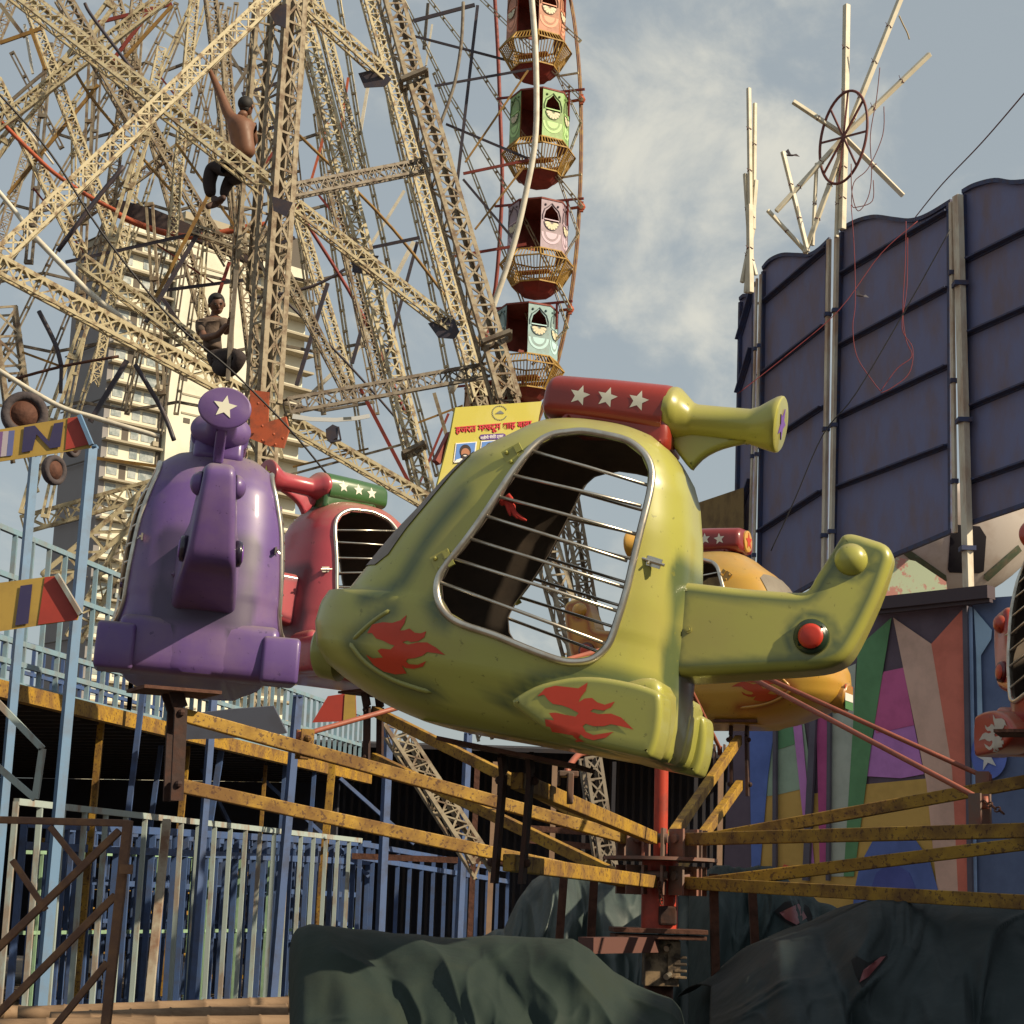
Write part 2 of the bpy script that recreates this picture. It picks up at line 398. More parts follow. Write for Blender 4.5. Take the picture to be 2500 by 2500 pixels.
WT = [(0, .02), (.006, .075), (.018, .13), (.04, .20), (.075, .255), (.12, .292), (.2, .338), (.35, .372), (.55, .390), (.75, .392), (.84, .385), (.92, .35), (.96, .315), (.985, .27), (1, .20)]
def body_mesh():
    N = 132; V = []; Fc = []; rows = []
    qs = [0.0015, .006, .013, .024, .04, .06, .085, .11] + [.14+i*.0165 for i in range(48)] + [.945, .96, .975, .988, .997]
    for q in qs:
        z = ztop-q*HB; sp = span(z)
        if not sp: continue
        x0, x1 = sp; w = tab(WT, q); cx = (x0+x1)/2; a = (x1-x0)/2; row = []
        for j in range(N):
            t = 2*math.pi*j/N; c, s_ = math.cos(t), math.sin(t)
            nx = 3.2 if c > 0 else 2.3        # boxy tail, rounder nose
            n_ = 2.9
            X = cx+a*math.copysign(abs(c)**(2/nx), c); Y = w*math.copysign(abs(s_)**(2/n_), s_)
            row.append(len(V)); V.append(Vector((X, Y, z)))
        rows.append(row)
    for r0, r1 in zip(rows, rows[1:]):
        for j in range(N): Fc.append((r0[j], r0[(j+1) % N], r1[(j+1) % N], r1[j]))
    Fc.append(tuple(rows[0])); Fc.append(tuple(reversed(rows[-1])))
    return V, Fc
door_px = [(1371, 1046), (1410, 1041), (1458, 1048), (1520, 1063), (1562, 1096), (1581, 1138), (1581, 1188), (1570, 1254), (1551, 1347), (1532, 1440), (1509, 1521), (1488, 1577), (1455, 1611), (1415, 1621), (1371, 1616), (1297, 1589), (1222, 1558), (1147, 1533), (1106, 1508), (1084, 1471), (1081, 1428), (1099, 1390), (1147, 1328), (1197, 1254), (1241, 1179), (1278, 1117), (1309, 1074), (1340, 1053)]
door = [L2(*p, -HW*.9) for p in door_px]
fin_px = [(1673, 1435), (1700, 1437), (1760, 1443), (1821, 1449), (1880, 1453), (1935, 1456), (1962, 1457), (1978, 1453), (1990, 1438), (1997, 1421), (2029, 1370), (2054, 1326), (2062, 1314), (2078, 1310), (2095, 1312), (2130, 1322), (2160, 1332), (2176, 1345), (2183, 1365), (2180, 1385), (2157, 1455), (2120, 1535), (2090, 1592), (2075, 1612), (2055, 1628), (2020, 1640), (1960, 1646), (1906, 1649), (1820, 1654), (1735, 1660), (1690, 1662), (1665, 1660), (1648, 1650), (1652, 1560)]
fin = [L2(*p) for p in fin_px]
pod_off = -HW-.09
pod_px = [(1238, 1713), (1270, 1690), (1309, 1670), (1355, 1658), (1402, 1650), (1450, 1650), (1495, 1656), (1545, 1666), (1590, 1680), (1606, 1688), (1612, 1700), (1613, 1740), (1606, 1795), (1592, 1838), (1585, 1847), (1575, 1849), (1526, 1838), (1452, 1822), (1390, 1805), (1328, 1780), (1280, 1745)]
pod = [L2(*p, pod_off) for p in pod_px]
flame_a = z1([(398,1052),(390,1085),(370,1112),(388,1112),(410,1105),(432,1122),(455,1125),(478,1117),(470,1140),(445,1155),(415,1158),(400,1152),(380,1158),(402,1168),(440,1160),(480,1160),(515,1180),(552,1210),(520,1203),(480,1198),(460,1212),(430,1220),(400,1222),(392,1232),(404,1242),(440,1245),(475,1232),(460,1252),(420,1260),(385,1255),(372,1245),(388,1276),(340,1278),(290,1265),(250,1240),(222,1200),(250,1215),(296,1214),(275,1188),(290,1180),(330,1185),(348,1170),(330,1165),(300,1150),(270,1140),(252,1118),(232,1118),(255,1085),(300,1078),(340,1082),(374,1072)], -HW)
flame_b = z1([(1088,1307),(1080,1340),(1060,1365),(1052,1385),(1075,1370),(1105,1368),(1125,1385),(1155,1395),(1195,1382),(1180,1405),(1150,1418),(1110,1412),(1098,1422),(1130,1432),(1180,1430),(1220,1445),(1270,1494),(1220,1480),(1180,1472),(1150,1480),(1110,1480),(1080,1470),(1068,1480),(1080,1502),(1110,1515),(1190,1502),(1160,1525),(1110,1535),(1075,1525),(1060,1512),(1050,1525),(1074,1539),(1000,1535),(940,1510),(890,1470),(870,1433),(900,1450),(955,1457),(935,1428),(960,1426),(1000,1435),(1040,1442),(1052,1428),(1020,1410),(985,1397),(950,1392),(930,1375),(915,1355),(888,1362),(920,1330),(960,1320),(1010,1325),(1050,1330)], -HW-.13)
def mirror(p3): return [Vector((p.x, -p.y, p.z)) for p in p3]
BODY = body_mesh()
xr = fin[0].x; xm = fin[15].x
zft, zfb = max(p.y for p in fin), min(p.y for p in fin)
def ft(x, z):
    u = max(0, min(1, (x-xr)/(xm-xr))); w_ = max(0, min(1, (zft-z)/(zft-zfb))); return .145*(1-u)+(.062+.055*w_)*u
FINP = pillow(fin, ft, .032, .014); PODP = pillow(pod, .085, .020, .014)
SKP = pillow([L2(*p) for p in [(1500, 1800), (1560, 1700), (1640, 1680), (1672, 1700), (1668, 1760), (1655, 1830), (1640, 1864), (1600, 1868), (1520, 1850)]], .35, .035, .02)
def copter(label, cols, group='helicopter seats of the ride', detail=True):
    """cols: paint, dark airbrush, barrel colour, star colour, flame colour, cap star colour, lamp colour"""
    nm = cols['name']; root = empty('helicopter_seat', (0, 0, 0), label, 'ride helicopter', group)
    c = cols['paint']; d = cols['dark']; gl = cols.get('gloss', .33)
    pm = mat(nm+'_fibreglass', c, gl, c2=cols.get('dust', (.22, .17, .12)), sc=2.6, amt=.42, lo=.42, hi=.75, coat=.6-gl, chips=tuple(x*.5 for x in c), ch_sc=30, ch_lo=.66, settle=cols.get('top', (.24, .20, .12)), bump=.012, bsc=9, attr='airbrush', attr_c=d)
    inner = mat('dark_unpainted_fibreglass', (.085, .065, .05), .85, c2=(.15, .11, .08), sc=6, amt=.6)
    bar_m = mat(nm+'_barrel_paint', cols['barrel'], .32, c2=tuple(x*.45 for x in cols['barrel']), sc=4, amt=.4, coat=.3)
    star_m = mat('cream_star_paint', (.72, .70, .58), .5); cap_m = mat(nm+'_cap_star', cols['cap'], .5)
    fl_m = mat(nm+'_flame_paint', cols['flame'], .42, c2=tuple(x*.6 for x in cols['flame']), sc=8, amt=.3, coat=.2); glass = mat(nm+'_windshield_paint', cols.get('glass', (.20, .16, .13)), .55, c2=(.12, .09, .07), sc=5, amt=.5)
    # ---- fuselage shell with door openings
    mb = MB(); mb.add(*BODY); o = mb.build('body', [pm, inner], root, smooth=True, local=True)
    bvh = BVHTree.FromPolygons([v.co for v in o.data.vertices], [p.vertices for p in o.data.polygons])
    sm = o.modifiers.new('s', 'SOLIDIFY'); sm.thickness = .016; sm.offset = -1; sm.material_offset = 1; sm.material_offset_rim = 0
    cut = MB(); k = len(door)
    inset = [p + ((sum(door, Vector((0, 0)))/k)-p).normalized()*.012 for p in door]
    cut.prism([Vector((p.x, -1, p.y)) for p in catmull([Vector((q.x, q.y, 0)) for q in inset], 3, True)] if False else [Vector((p.x, -1, p.y)) for p in inset], (0, 2, 0))
    co = cut.build('cutter', inner, None)
    bo = o.modifiers.new('b', 'BOOLEAN'); bo.object = co; bo.operation = 'DIFFERENCE'; bo.solver = 'EXACT'
    dg = bpy.context.evaluated_depsgraph_get(); dg.update(); me = bpy.data.meshes.new_from_object(o.evaluated_get(dg))
    o.modifiers.clear(); o.data = me; me.name = 'body'; bpy.data.objects.remove(co)
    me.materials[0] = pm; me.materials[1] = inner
    shade(o, 50)
    # airbrushed dark lines round the fin root, over the pods, at the nose shield and hood ledge
    def seg(p, a, b):
        ab = b-a; t = max(0, min(1, (p-a).dot(ab)/ab.length_squared)); return (p-a-ab*t).length
    lines = [z1([(150, 1150), (215, 1230), (330, 1300), (480, 1350)], -HW), z1([(165, 1140), (260, 1070), (330, 1030)], -HW), z1([(210, 975), (300, 960), (370, 910), (480, 720), (600, 560)], -HW),
             z1([(780, 1390), (900, 1310), (1050, 1278), (1200, 1285), (1330, 1320), (1390, 1360)], -HW), z1([(520, 990), (500, 1010), (540, 1080)], -HW)]
    root_l = [Vector((fin[0].x, fin[0].y+.02)), Vector((fin[0].x-.01, (fin[0].y+fin[-3].y)/2)), Vector((fin[-3].x, fin[-3].y-.02))]
    vals = []
    for v in me.vertices:
        p = Vector((v.co.x, v.co.z)); best = 9
        if abs(v.co.y) > .12:
            for l in lines:
                for a_, b_ in zip(l, l[1:]): best = min(best, seg(p, a_, b_)-.006)
        for a_, b_ in zip(root_l, root_l[1:]): best = min(best, seg(p, a_, b_)-.035+max(0, abs(v.co.y)-.2)*1.5)
        vals.append(.85*max(0, 1-max(best, 0)/.05)**1.3)
    set_attr(o, 'airbrush', vals)
    # ---- nose shield ridge (raised outline) and hood lip
    for sg in (1, -1):
        for l, rr in ((lines[0], .010), (lines[1], .009)):
            pts = []
            for q in catmull([Vector((p.x, p.y, 0)) for p in l], 5):
                h = bvh.ray_cast(Vector((q.x, -2*sg, q.y)), Vector((0, sg, 0)))
                if h[0]: pts.append(h[0]+Vector((0, .003*sg, 0)))
            if len(pts) > 3: m_ = MB(); m_.tube(pts, [rr*.3]+[rr]*(len(pts)-2)+[rr*.3], 8); rb = m_.build('ridge', pm, root, smooth=True, local=True); set_attr(rb, 'airbrush', [.25]*len(rb.data.vertices))
    # nose cap
    n0 = LC(805, 1592); n1 = LC(779, 1592)
    rz = (L2(800, 1527)-L2(800, 1657)).length/2
    m_ = MB(); m_.tube([n0+Vector((.05, 0, 0)), n0, n1.lerp(n0, .25), n1], [rz*1.02, rz, rz*.97, rz*.86], 28); nc = m_.build('nose_cap', pm, root, smooth=True, local=True); shade(nc, 40); set_attr(nc, 'airbrush', [.35]*len(nc.data.vertices))
    # windshield panel painted on the front slope
    wz0, wz1 = L2(905, 1400).y, L2(1130, 1122).y
    wp = [Vector((-2, -.27, wz0)), Vector((-2, .27, wz0)), Vector((-2, .29, wz0+.04)), Vector((-2, .23, wz1-.03)), Vector((-2, .18, wz1)), Vector((-2, -.18, wz1)), Vector((-2, -.23, wz1-.03)), Vector((-2, -.29, wz0+.04))]
    decal(wp, bvh, (1, 0, 0), glass, 'windshield', root, .03, .004)
    # ---- tail fin
    V, Fc, D = FINP
    m_ = MB(); m_.add(V, Fc); fo = m_.build('tail_fin', pm, root, smooth=True, local=True)
    knob = L2(2077, 1366, -.08); lamp = L2(1983, 1557, -.09)
    av = []
    for v, dd in zip(V, D):
        q = Vector((v.x, v.z)); a_ = .85*math.exp(-((dd-.035)/.013)**2)*(1 if v.x > xr+.03 else .2)
        a_ = max(a_, .9*max(0, 1-abs((q-knob).length-.060)/.022), .9*max(0, 1-abs((q-lamp).length-.074)/.022)); av.append(min(1, a_)*.95)
    set_attr(fo, 'airbrush', av)
    fb = BVHTree.FromPolygons([v.co for v in fo.data.vertices], [p.vertices for p in fo.data.polygons])
    for sg in (-1, 1):
        for (cx, cz), kind in (((knob.x, knob.y), 'knob'), ((lamp.x, lamp.y), 'lamp')):
            h = fb.ray_cast(Vector((cx, 2*sg, cz)), Vector((0, -sg, 0)))[0]
            y0 = h.y-sg*.004; ns = sg
            if kind == 'knob':
                m_ = MB(); prof = [(.054*math.cos(t), .046*math.sin(t)) for t in [i*math.pi/2/8 for i in range(9)]]
                m_.tube([Vector((cx, y0+ns*(h_+.0), cz)) for r_, h_ in prof], [max(r_, .001) for r_, h_ in prof], 24); ko = m_.build('knob', pm, root, smooth=True, local=True); set_attr(ko, 'airbrush', [0.0]*len(ko.data.vertices))
            else:
                m_ = MB(); m_.tube([Vector((cx, y0+ns*a_, cz)) for a_ in (0, .018, .026, .028, .020)], [.058, .057, .053, .045, .040], 28)
                lo_ = m_.build('tail_lamp', mat(nm+'_lamp_ring', tuple(x*.45 for x in d), .3, coat=.4), root, smooth=True, local=True)
                m_ = MB(); m_.tube([Vector((cx, y0+ns*a_, cz)) for a_ in (.016, .030, .034, .036)], [.043, .040, .028, .002], 24); m_.build('lens', mat(nm+'_lens', cols['lamp'], .45, coat=.1), lo_, smooth=True, local=True)
    # bolt and mounting bracket at the fin root
    b0 = LC(1679, 1536, -.15)
    h = fb.ray_cast(Vector((b0.x, -2, b0.z)), Vector((0, 1, 0)))[0]
    if h:
        m_ = MB(); m_.cyl(h, h-Vector((0, .006, 0)), .012, 14); m_.cyl(h-Vector((0, .006, 0)), h-Vector((0, .014, 0)), .007, 6); m_.build('bolt', pm, root, local=True)
    m_ = MB(); bz = (fin[0].y+fin[-3].y)/2; m_.box(Vector((xr-.015, 0, bz)), .05, .24, abs(fin[0].y-fin[-3].y)*.86); m_.build('fin_bracket', darkst, root, local=True)
    # ---- side pods
    for sg in (-1, 1):
        V, Fc, D = PODP
        m_ = MB(); m_.add([Vector((v.x, v.y+sg*(HW-.004), v.z)) for v in V], Fc); po = m_.build('side_pod', pm, root, smooth=True, local=True)
        ctr = sum(pod, Vector((0, 0)))/len(pod)
        set_attr(po, 'airbrush', [.35*math.exp(-((dd-.02)/.012)**2) for dd in D])
        if sg == -1: pb = BVHTree.FromPolygons([v.co for v in po.data.vertices], [p.vertices for p in po.data.polygons])
        else: pb2 = BVHTree.FromPolygons([v.co for v in po.data.vertices], [p.vertices for p in po.data.polygons])
    # lower rear skirt between the pods
    V, Fc, D = SKP
    m_ = MB(); m_.add(V, Fc); so_ = m_.build('rear_skirt', pm, root, smooth=True, local=True); set_attr(so_, 'airbrush', [0.0]*len(V))
    if detail and not cols.get('noflame'):
        for sg in (-1, 1):
            fa = [Vector((p.x, sg*2, p.y)) for p in flame_a]; fb_ = [Vector((p.x, sg*2, p.y)) for p in flame_b]
            decal(fa, bvh, (0, -sg, 0), fl_m, 'flame', root, .014, .0028); decal(fb_, pb if sg < 0 else pb2, (0, -sg, 0), fl_m, 'flame', root, .014, .0028)
    # ---- rotor housing: barrel, neck, tube with flared end
    st = [(1348, 979, 30, .085), (1351, 979, 42, .11), (1358, 979, 50, .125), (1370, 979, 54, .132), (1500, 993, 58, .134), (1630, 1010, 62, .134), (1640, 1012, 61, .132)]
    def loft(st, n_, m, name, N=40, flat=0):
        V = []; Fc = []
        for i, (px, py, rz, ry) in enumerate(st):
            c_ = LC(px, py); r_ = (L2(px, py-rz)-L2(px, py+rz)).length/2
            for j in range(N):
                t = 2*math.pi*j/N; a_, b_ = math.cos(t), math.sin(t)
                ex = n_ if b_ > 0 else n_+flat
                V.append(Vector((c_.x, ry*math.copysign(abs(a_)**(2/ex), a_), c_.z+r_*math.copysign(abs(b_)**(2/ex), b_))))
        for i in range(len(st)-1):
            for j in range(N): Fc.append((i*N+j, i*N+(j+1) % N, (i+1)*N+(j+1) % N, (i+1)*N+j))
        Fc += [tuple(range(N))[::-1], tuple((len(st)-1)*N+j for j in range(N))]
        m_ = MB(); m_.add(V, Fc); o_ = m_.build(name, m, root, smooth=True, local=True); shade(o_, 35); return o_
    ba = loft(st, 2.5, bar_m, 'rotor_barrel', flat=2)
    bb = BVHTree.FromPolygons([v.co for v in ba.data.vertices], [p.vertices for p in ba.data.polygons])
    ne = loft([(1636, 1012, 63, .136), (1648, 1013, 64, .140), (1656, 1014, 62, .136), (1668, 1019, 55, .115), (1688, 1027, 43, .078), (1700, 1029, 40, .072), (1765, 1035, 40, .070), (1828, 1041, 41, .072), (1850, 1041, 47, .084), (1875, 1038, 58, .104), (1892, 1036, 65, .116), (1900, 1036, 67, .119), (1905, 1036, 66, .117), (1908, 1036, 62, .111)], 2.0, pm, 'rotor_tube', 40)
    set_attr(ne, 'airbrush', [0.0]*len(ne.data.vertices))
    neck = [L2(*p) for p in [(1400, 1000), (1640, 1020), (1650, 1060), (1645, 1120), (1600, 1110), (1500, 1060), (1380, 1060)]]
    V, Fc, D = pillow(neck, .115, .03, .02); m_ = MB(); m_.add(V, Fc); nk = m_.build('rotor_neck', bar_m, root, smooth=True, local=True)
    web = [L2(*p) for p in [(1640, 1040), (1690, 1052), (1760, 1066), (1835, 1072), (1822, 1082), (1790, 1088), (1755, 1098), (1720, 1116), (1697, 1140), (1690, 1150), (1672, 1130), (1640, 1085)]]
    V, Fc, D = pillow(web, .024, .015, .014); m_ = MB(); m_.add(V, Fc); wo = m_.build('rotor_web', pm, root, smooth=True, local=True); set_attr(wo, 'airbrush', [0.0]*len(V))
    rs = (L2(1416, 942)-L2(1416, 990)).length/2
    for px, py in ((1416, 966), (1483, 971), (1559, 979)):
        for sg in (-1, 1):
            c_ = L2(px, py, -.13); decal([Vector((x, sg*2, z)) for x, z in star(c_.x, c_.y, rs*1.05, .12)], bb, (0, -sg, .25 if False else 0), star_m, 'star', root, .02, .002)
    e = LC(1908, 1036); nb = MB(); re_ = (L2(1416, 942)-L2(1416, 990)).length*.78
    nb.prism([Vector((e.x+.0005, y, e.z+z)) for y, z in star(0, 0, re_, .1)], (.003, 0, 0)); nb.build('star', cap_m, root, local=True)
    e = LC(1348, 979); m_ = MB(); m_.tube([e+Vector((.004, 0, 0)), e+Vector((-.008, 0, 0)), e+Vector((-.011, 0, 0))], [.07, .068, .06], 24); cp = m_.build('barrel_cap', pm, root, smooth=True, local=True); shade(cp, 40); set_attr(cp, 'airbrush', [0.0]*len(cp.data.vertices))
    nb = MB(); nb.prism([Vector((e.x-.0115, y, e.z+z)) for y, z in star(0, 0, .055, .1)], (-.002, 0, 0)); nb.build('star', cap_m, cp, local=True)
    # ---- doors: bent tube frame, bars, hinges, latch
    for sg in (-1, 1):
        pts = []
        for q in catmull([Vector((p.x, p.y, 0)) for p in door], 4, True):
            h = bvh.ray_cast(Vector((q.x, 2*sg, q.y)), Vector((0, -sg, 0)))
            y = h[0].y if h[0] else sg*.3
            pts.append(Vector((q.x, sg*max(abs(y)+.004, .10), q.y)))
        for _ in range(3): pts = [Vector((p.x, (pts[i-1].y+p.y+pts[(i+1) % len(pts)].y)/3, p.z)) for i, p in enumerate(pts)]
        m_ = MB(); m_.tube(pts, .0125, 10, closed=True); df = m_.build('door', chrome, root, smooth=True, local=True)
        bars = [((1297, 1099), (1563, 1174)), ((1260, 1164), (1551, 1229)), ((1222, 1217), (1539, 1300)), ((1195, 1266), (1520, 1366)), ((1162, 1323), (1511, 1431)), ((1122, 1372), (1498, 1490)), ((1092, 1430), (1478, 1572)), ((1140, 1520), (1440, 1612))]
        if not detail: bars = bars[:]
        for a_, b_ in bars[:7]:
            A, B = L2(*a_, -HW*.9), L2(*b_, -HW*.9)
            if b_[1] > 1170: B = B+(B-A)*.035
            A = A-(B-A)*.01
            def yy(q): return min(pts, key=lambda p: (p.x-q.x)**2+(p.z-q.y)**2).y
            A3 = Vector((A.x, yy(A), A.y)); B3 = Vector((B.x, yy(B), B.y))
            m_ = MB(); m_.tube([A3, A3.lerp(B3, .5)+Vector((0, sg*.012, 0)), B3], .0058, 8); m_.build('door_bar', chrome, df, smooth=True, local=True)
        for hp, hq in (((1239, 1108), (1262, 1135)), ((1076, 1375), (1095, 1405))):
            a_ = L2(*hp, -HW); h = bvh.ray_cast(Vector((a_.x, 2*sg, a_.y)), Vector((0, -sg, 0)))
            if not h[0]: continue
            R = Matrix.Rotation(math.radians(-38), 3, 'Y'); m_ = MB(); c_ = h[0]+Vector((0, sg*.004, 0))
            m_.box(c_, .045, .006, .06, R); m_.box(c_+R @ Vector((.035, sg*.006, .012)), .022, .012, .028, R); m_.box(c_+R @ Vector((.035, sg*.006, -.022)), .022, .012, .022, R)
            for dz in (-.018, .018): m_.ball(c_+R @ Vector((-.006, sg*.005, dz)), .008, n=8)
            m_.build('hinge', pm, root, local=True)
        a_ = L2(1577, 1361, -HW); h = bvh.ray_cast(Vector((a_.x, 2*sg, a_.y)), Vector((0, -sg, 0)))
        if h[0]:
            c_ = h[0]+Vector((0, sg*.006, 0)); R = Matrix.Rotation(math.radians(8), 3, 'Y'); m_ = MB(); m_.box(c_+R @ Vector((.012, 0, 0)), .05, .008, .032, R); m_.tube([c_+R @ Vector((-.045, sg*.008, 0)), c_+R @ Vector((.05, sg*.008, 0))], .0055, 8)
            m_.tube([c_+R @ Vector((0, sg*.008, 0)), c_+R @ Vector((0, sg*.02, -.012))], .004, 6); m_.box(c_+R @ Vector((-.045, 0, 0)), .014, .012, .03, R); m_.build('latch', chrome, root, local=True)
    # bench inside
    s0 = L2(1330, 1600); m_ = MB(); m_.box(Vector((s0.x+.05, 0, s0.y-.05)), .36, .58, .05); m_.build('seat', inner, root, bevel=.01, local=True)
    return root, bvh
green, gbvh = copter('lime green helicopter seat with red flames and a red star barrel, nearest the camera',
    dict(name='lime', paint=(.39, .385, .08), dark=(.045, .085, .045), barrel=(.30, .030, .018), flame=(.60, .045, .012), cap=(.16, .07, .35), lamp=(.55, .035, .015), dust=(.33, .25, .10), gloss=.33))
green.matrix_world = Matrix.Translation(GO) @ GM.to_4x4()
# ribbon tied to the door of the lime helicopter
rb = MB()
c0 = LC(1228, 1225, -HW*.93)
for k in range(5):
    pts = [c0]; q = c0.copy()
    for i in range(5): q = q+Vector((.008+.004*k*random.random(), -.006*random.random(), random.uniform(-.016, .012)-(.012 if k > 2 else 0))); pts.append(q.copy())
    rb.tube(pts, [.006, .009, .009, .008, .007, .003], 6)
rb.ball(c0, .014, n=8)
ro = rb.build('ribbon', mat('red_ribbon', (.42, .03, .02), .9), green, smooth=True, local=True)
def place(root, px, py, Y, yaw, pitch=0, roll=0, s=1.0):
    """stand the seat so that its middle shows at the given bearing; yaw turns the tail direction from +X"""
    o = P(px, py, Y); root.location = o
    M = Matrix.Rotation(math.radians(yaw), 3, 'Z') @ Matrix.Rotation(math.radians(pitch), 3, 'Y') @ Matrix.Rotation(math.radians(roll), 3, 'X') @ Matrix.Scale(s, 3)
    root.matrix_world = Matrix.Translation(o) @ M.to_4x4()
purple, _ = copter('violet helicopter seat seen from behind with a white star on its rotor',
    dict(name='violet', paint=(.12, .064, .235), dark=(.045, .03, .075), barrel=(.12, .064, .235), gloss=.45, flame=(.145, .055, .30), cap=(.72, .70, .58), lamp=(.16, .06, .31), dust=(.30, .21, .20), noflame=True))
place(purple, 488, 1504, 8.6, -79, 0, -2.2)
red, _ = copter('raspberry red helicopter seat with a green barrel, between the violet and lime ones',
    dict(name='raspberry', paint=(.40, .055, .075), dark=(.06, .008, .02), barrel=(.045, .12, .035), flame=(.36, .022, .045), cap=(.7, .6, .1), lamp=(.36, .022, .05), dust=(.30, .09, .08)))
place(red, 858, 1535, 11.1, 218, 0)
yellow, _ = copter('mustard yellow helicopter seat with a maroon barrel, behind the lime tail fin',
    dict(name='mustard', paint=(.52, .30, .045), dark=(.25, .035, .01), barrel=(.22, .022, .02), flame=(.45, .05, .01), cap=(.45, .04, .01), lamp=(.5, .05, .02), glass=(.20, .17, .13), dust=(.5, .16, .03)))
place(yellow, 1768, 1640, 11.5, 152, 0)
for i, cc in enumerate([(.45, .06, .02), (.65, .63, .58), (.05, .16, .05)]):
    m_ = MB(); n1 = LC(779, 1592); m_.box(n1+Vector((-.003, 0, .055-.05*i)), .004, .15, .047); m_.build('stripe', mat(['saffron', 'white_stripe', 'green_stripe'][i], cc, .5), yellow, local=True)
last, _ = copter('scarlet helicopter seat cut off by the right edge of the photo',
    dict(name='scarlet', paint=(.46, .05, .02), dark=(.25, .01, .02), barrel=(.10, .16, .42), flame=(.60, .58, .50), cap=(.7, .6, .1), lamp=(.5, .05, .02), dust=(.40, .08, .05)))
place(last, 2700, 1665, 8.9, 100, 0)
# ================================================================ frame of the helicopter ride
HY = 9.05
hub = P(1612, 2098, HY)
ride = empty('ride_frame', (hub.x, hub.y, 0), 'yellow arms and red mast of the helicopter ride on its hub plate', 'ride frame')
redp = mat('red_mast_paint', (.45, .045, .02), .45, c2=(.14, .03, .02), sc=9, amt=.6)
dirty = mat('oily_grey_plate', (.16, .11, .09), .6, c2=(.30, .07, .035), sc=6, amt=.6)
dark_rust = mat('dark_rusty_strut', (.035, .016, .013), .8, c2=(.09, .035, .02), sc=14, amt=.6, bump=.2)
def fpx(px): return (px-1250)/F
hx, hy = hub.x, hub.y
def zat(py, Y=HY, px=1612): return P(px, py, Y).z
m_ = MB(); m_.cyl(Vector((hx, hy, zat(2110))), Vector((hx, hy, zat(1540))), .034, 20); mast = m_.build('mast', redp, ride, smooth=True); shade(mast, 40)
m_ = MB(); m_.cyl(Vector((hx, hy, zat(2268))), Vector((hx, hy, zat(2100))), .088, 28); c_ = m_.build('hub_column', redp, ride, smooth=True); shade(c_, 40)
m_ = MB(); m_.cyl(Vector((hx, hy, zat(2102))), Vector((hx, hy, zat(2094))), .275, 40); c_ = m_.build('hub_plate', dirty, ride, smooth=True); shade(c_, 40)
m_ = MB(); m_.box(Vector((hx-.01, hy, zat(2272))), .44, .44, .022); m_.box(Vector((hx-.01, hy, zat(2287))), .43, .42, .018); m_.build('bearing_plate', rust, ride, bevel=.002)
m_ = MB(); m_.box(Vector((hx+.005, hy-.02, zat(2345))), .16, .20, .23); m_.box(Vector((hx+.06, hy-.13, zat(2340))), .06, .012, .17)
for k in range(4): m_.box(Vector((hx+.09, hy-.08, zat(2335+k*16))), .06, .12, .012)
m_.build('gear_box', mat('greasy_tan_metal', (.30, .21, .12), .5, c2=(.03, .02, .015), sc=9, amt=.9, lo=.42, hi=.55), ride, bevel=.003)
m_ = MB(); m_.cyl(Vector((hx, hy, 0)), Vector((hx, hy, zat(2400))), .07, 16); m_.build('base_post', rust, ride, smooth=True)
for dx, py in ((.04, 2308), (.04, 2376)): m_ = MB(); m_.cyl(Vector((hx+dx, hy-.13, zat(py))), Vector((hx+dx-.02, hy-.17, zat(py+6))), .014, 10); m_.build('bolt', chrome, ride)
m_ = MB(); m_.box(Vector((hx+.03, hy-.09, zat(2235))), .085, .05, .09); m_.build('grease_block', dark_rust, ride, bevel=.01)
# four rusty legs of the base
for dx, dy in ((.28, -.05), (-.34, .2), (.55, .4), (-.5, .35)):
    m_ = MB(); m_.bar(Vector((hx+dx, hy+dy, 0)), Vector((hx+dx*.9, hy+dy, zat(2130))), .04); m_.build('base_leg', rust, ride)
def ang_dir(p): d = Vector((p.x-hx, p.y-hy, 0)); return d.normalized()
def clevis(d, z, r=.17, h=.085):
    s_ = d.cross(Vector((0, 0, 1))); c = Vector((hx, hy, z))+d*r; m_ = MB()
    for sg in (-1, 1): m_.box(c+s_*(sg*.045), .012, .10, h*1.6, Matrix((s_, d, Vector((0, 0, 1)))).transposed())
    m_.cyl(c-s_*.065+Vector((0, 0, h*.25)), c+s_*.065+Vector((0, 0, h*.25)), .022, 14); return m_.build('clevis', dirty, ride)
def arm(a, b, w, h, m=yel, name='arm'):
    m_ = MB(); m_.bar(a, b, w, h, (0, 0, 1)); return m_.build(name, m, ride, bevel=.004)
zu = zat(2050); zl = zat(2155)
ends = {'violet': (P(432, 1742, 7.9), P(425, 1915, 7.9)), 'lime': (P(1262, 1906, 6.35), P(1242, 2106, 6.35)), 'raspberry': (P(912, 1735, 10.9), P(912, 1850, 10.9)),
        'mustard': (P(1803, 1806, 11.3), P(1806, 1915, 11.3)), 'scarlet': (P(2520, 1905, 8.4), P(2520, 2058, 8.4)), 'sixth': (P(2560, 2026, 7.2), P(2560, 2206, 7.2))}
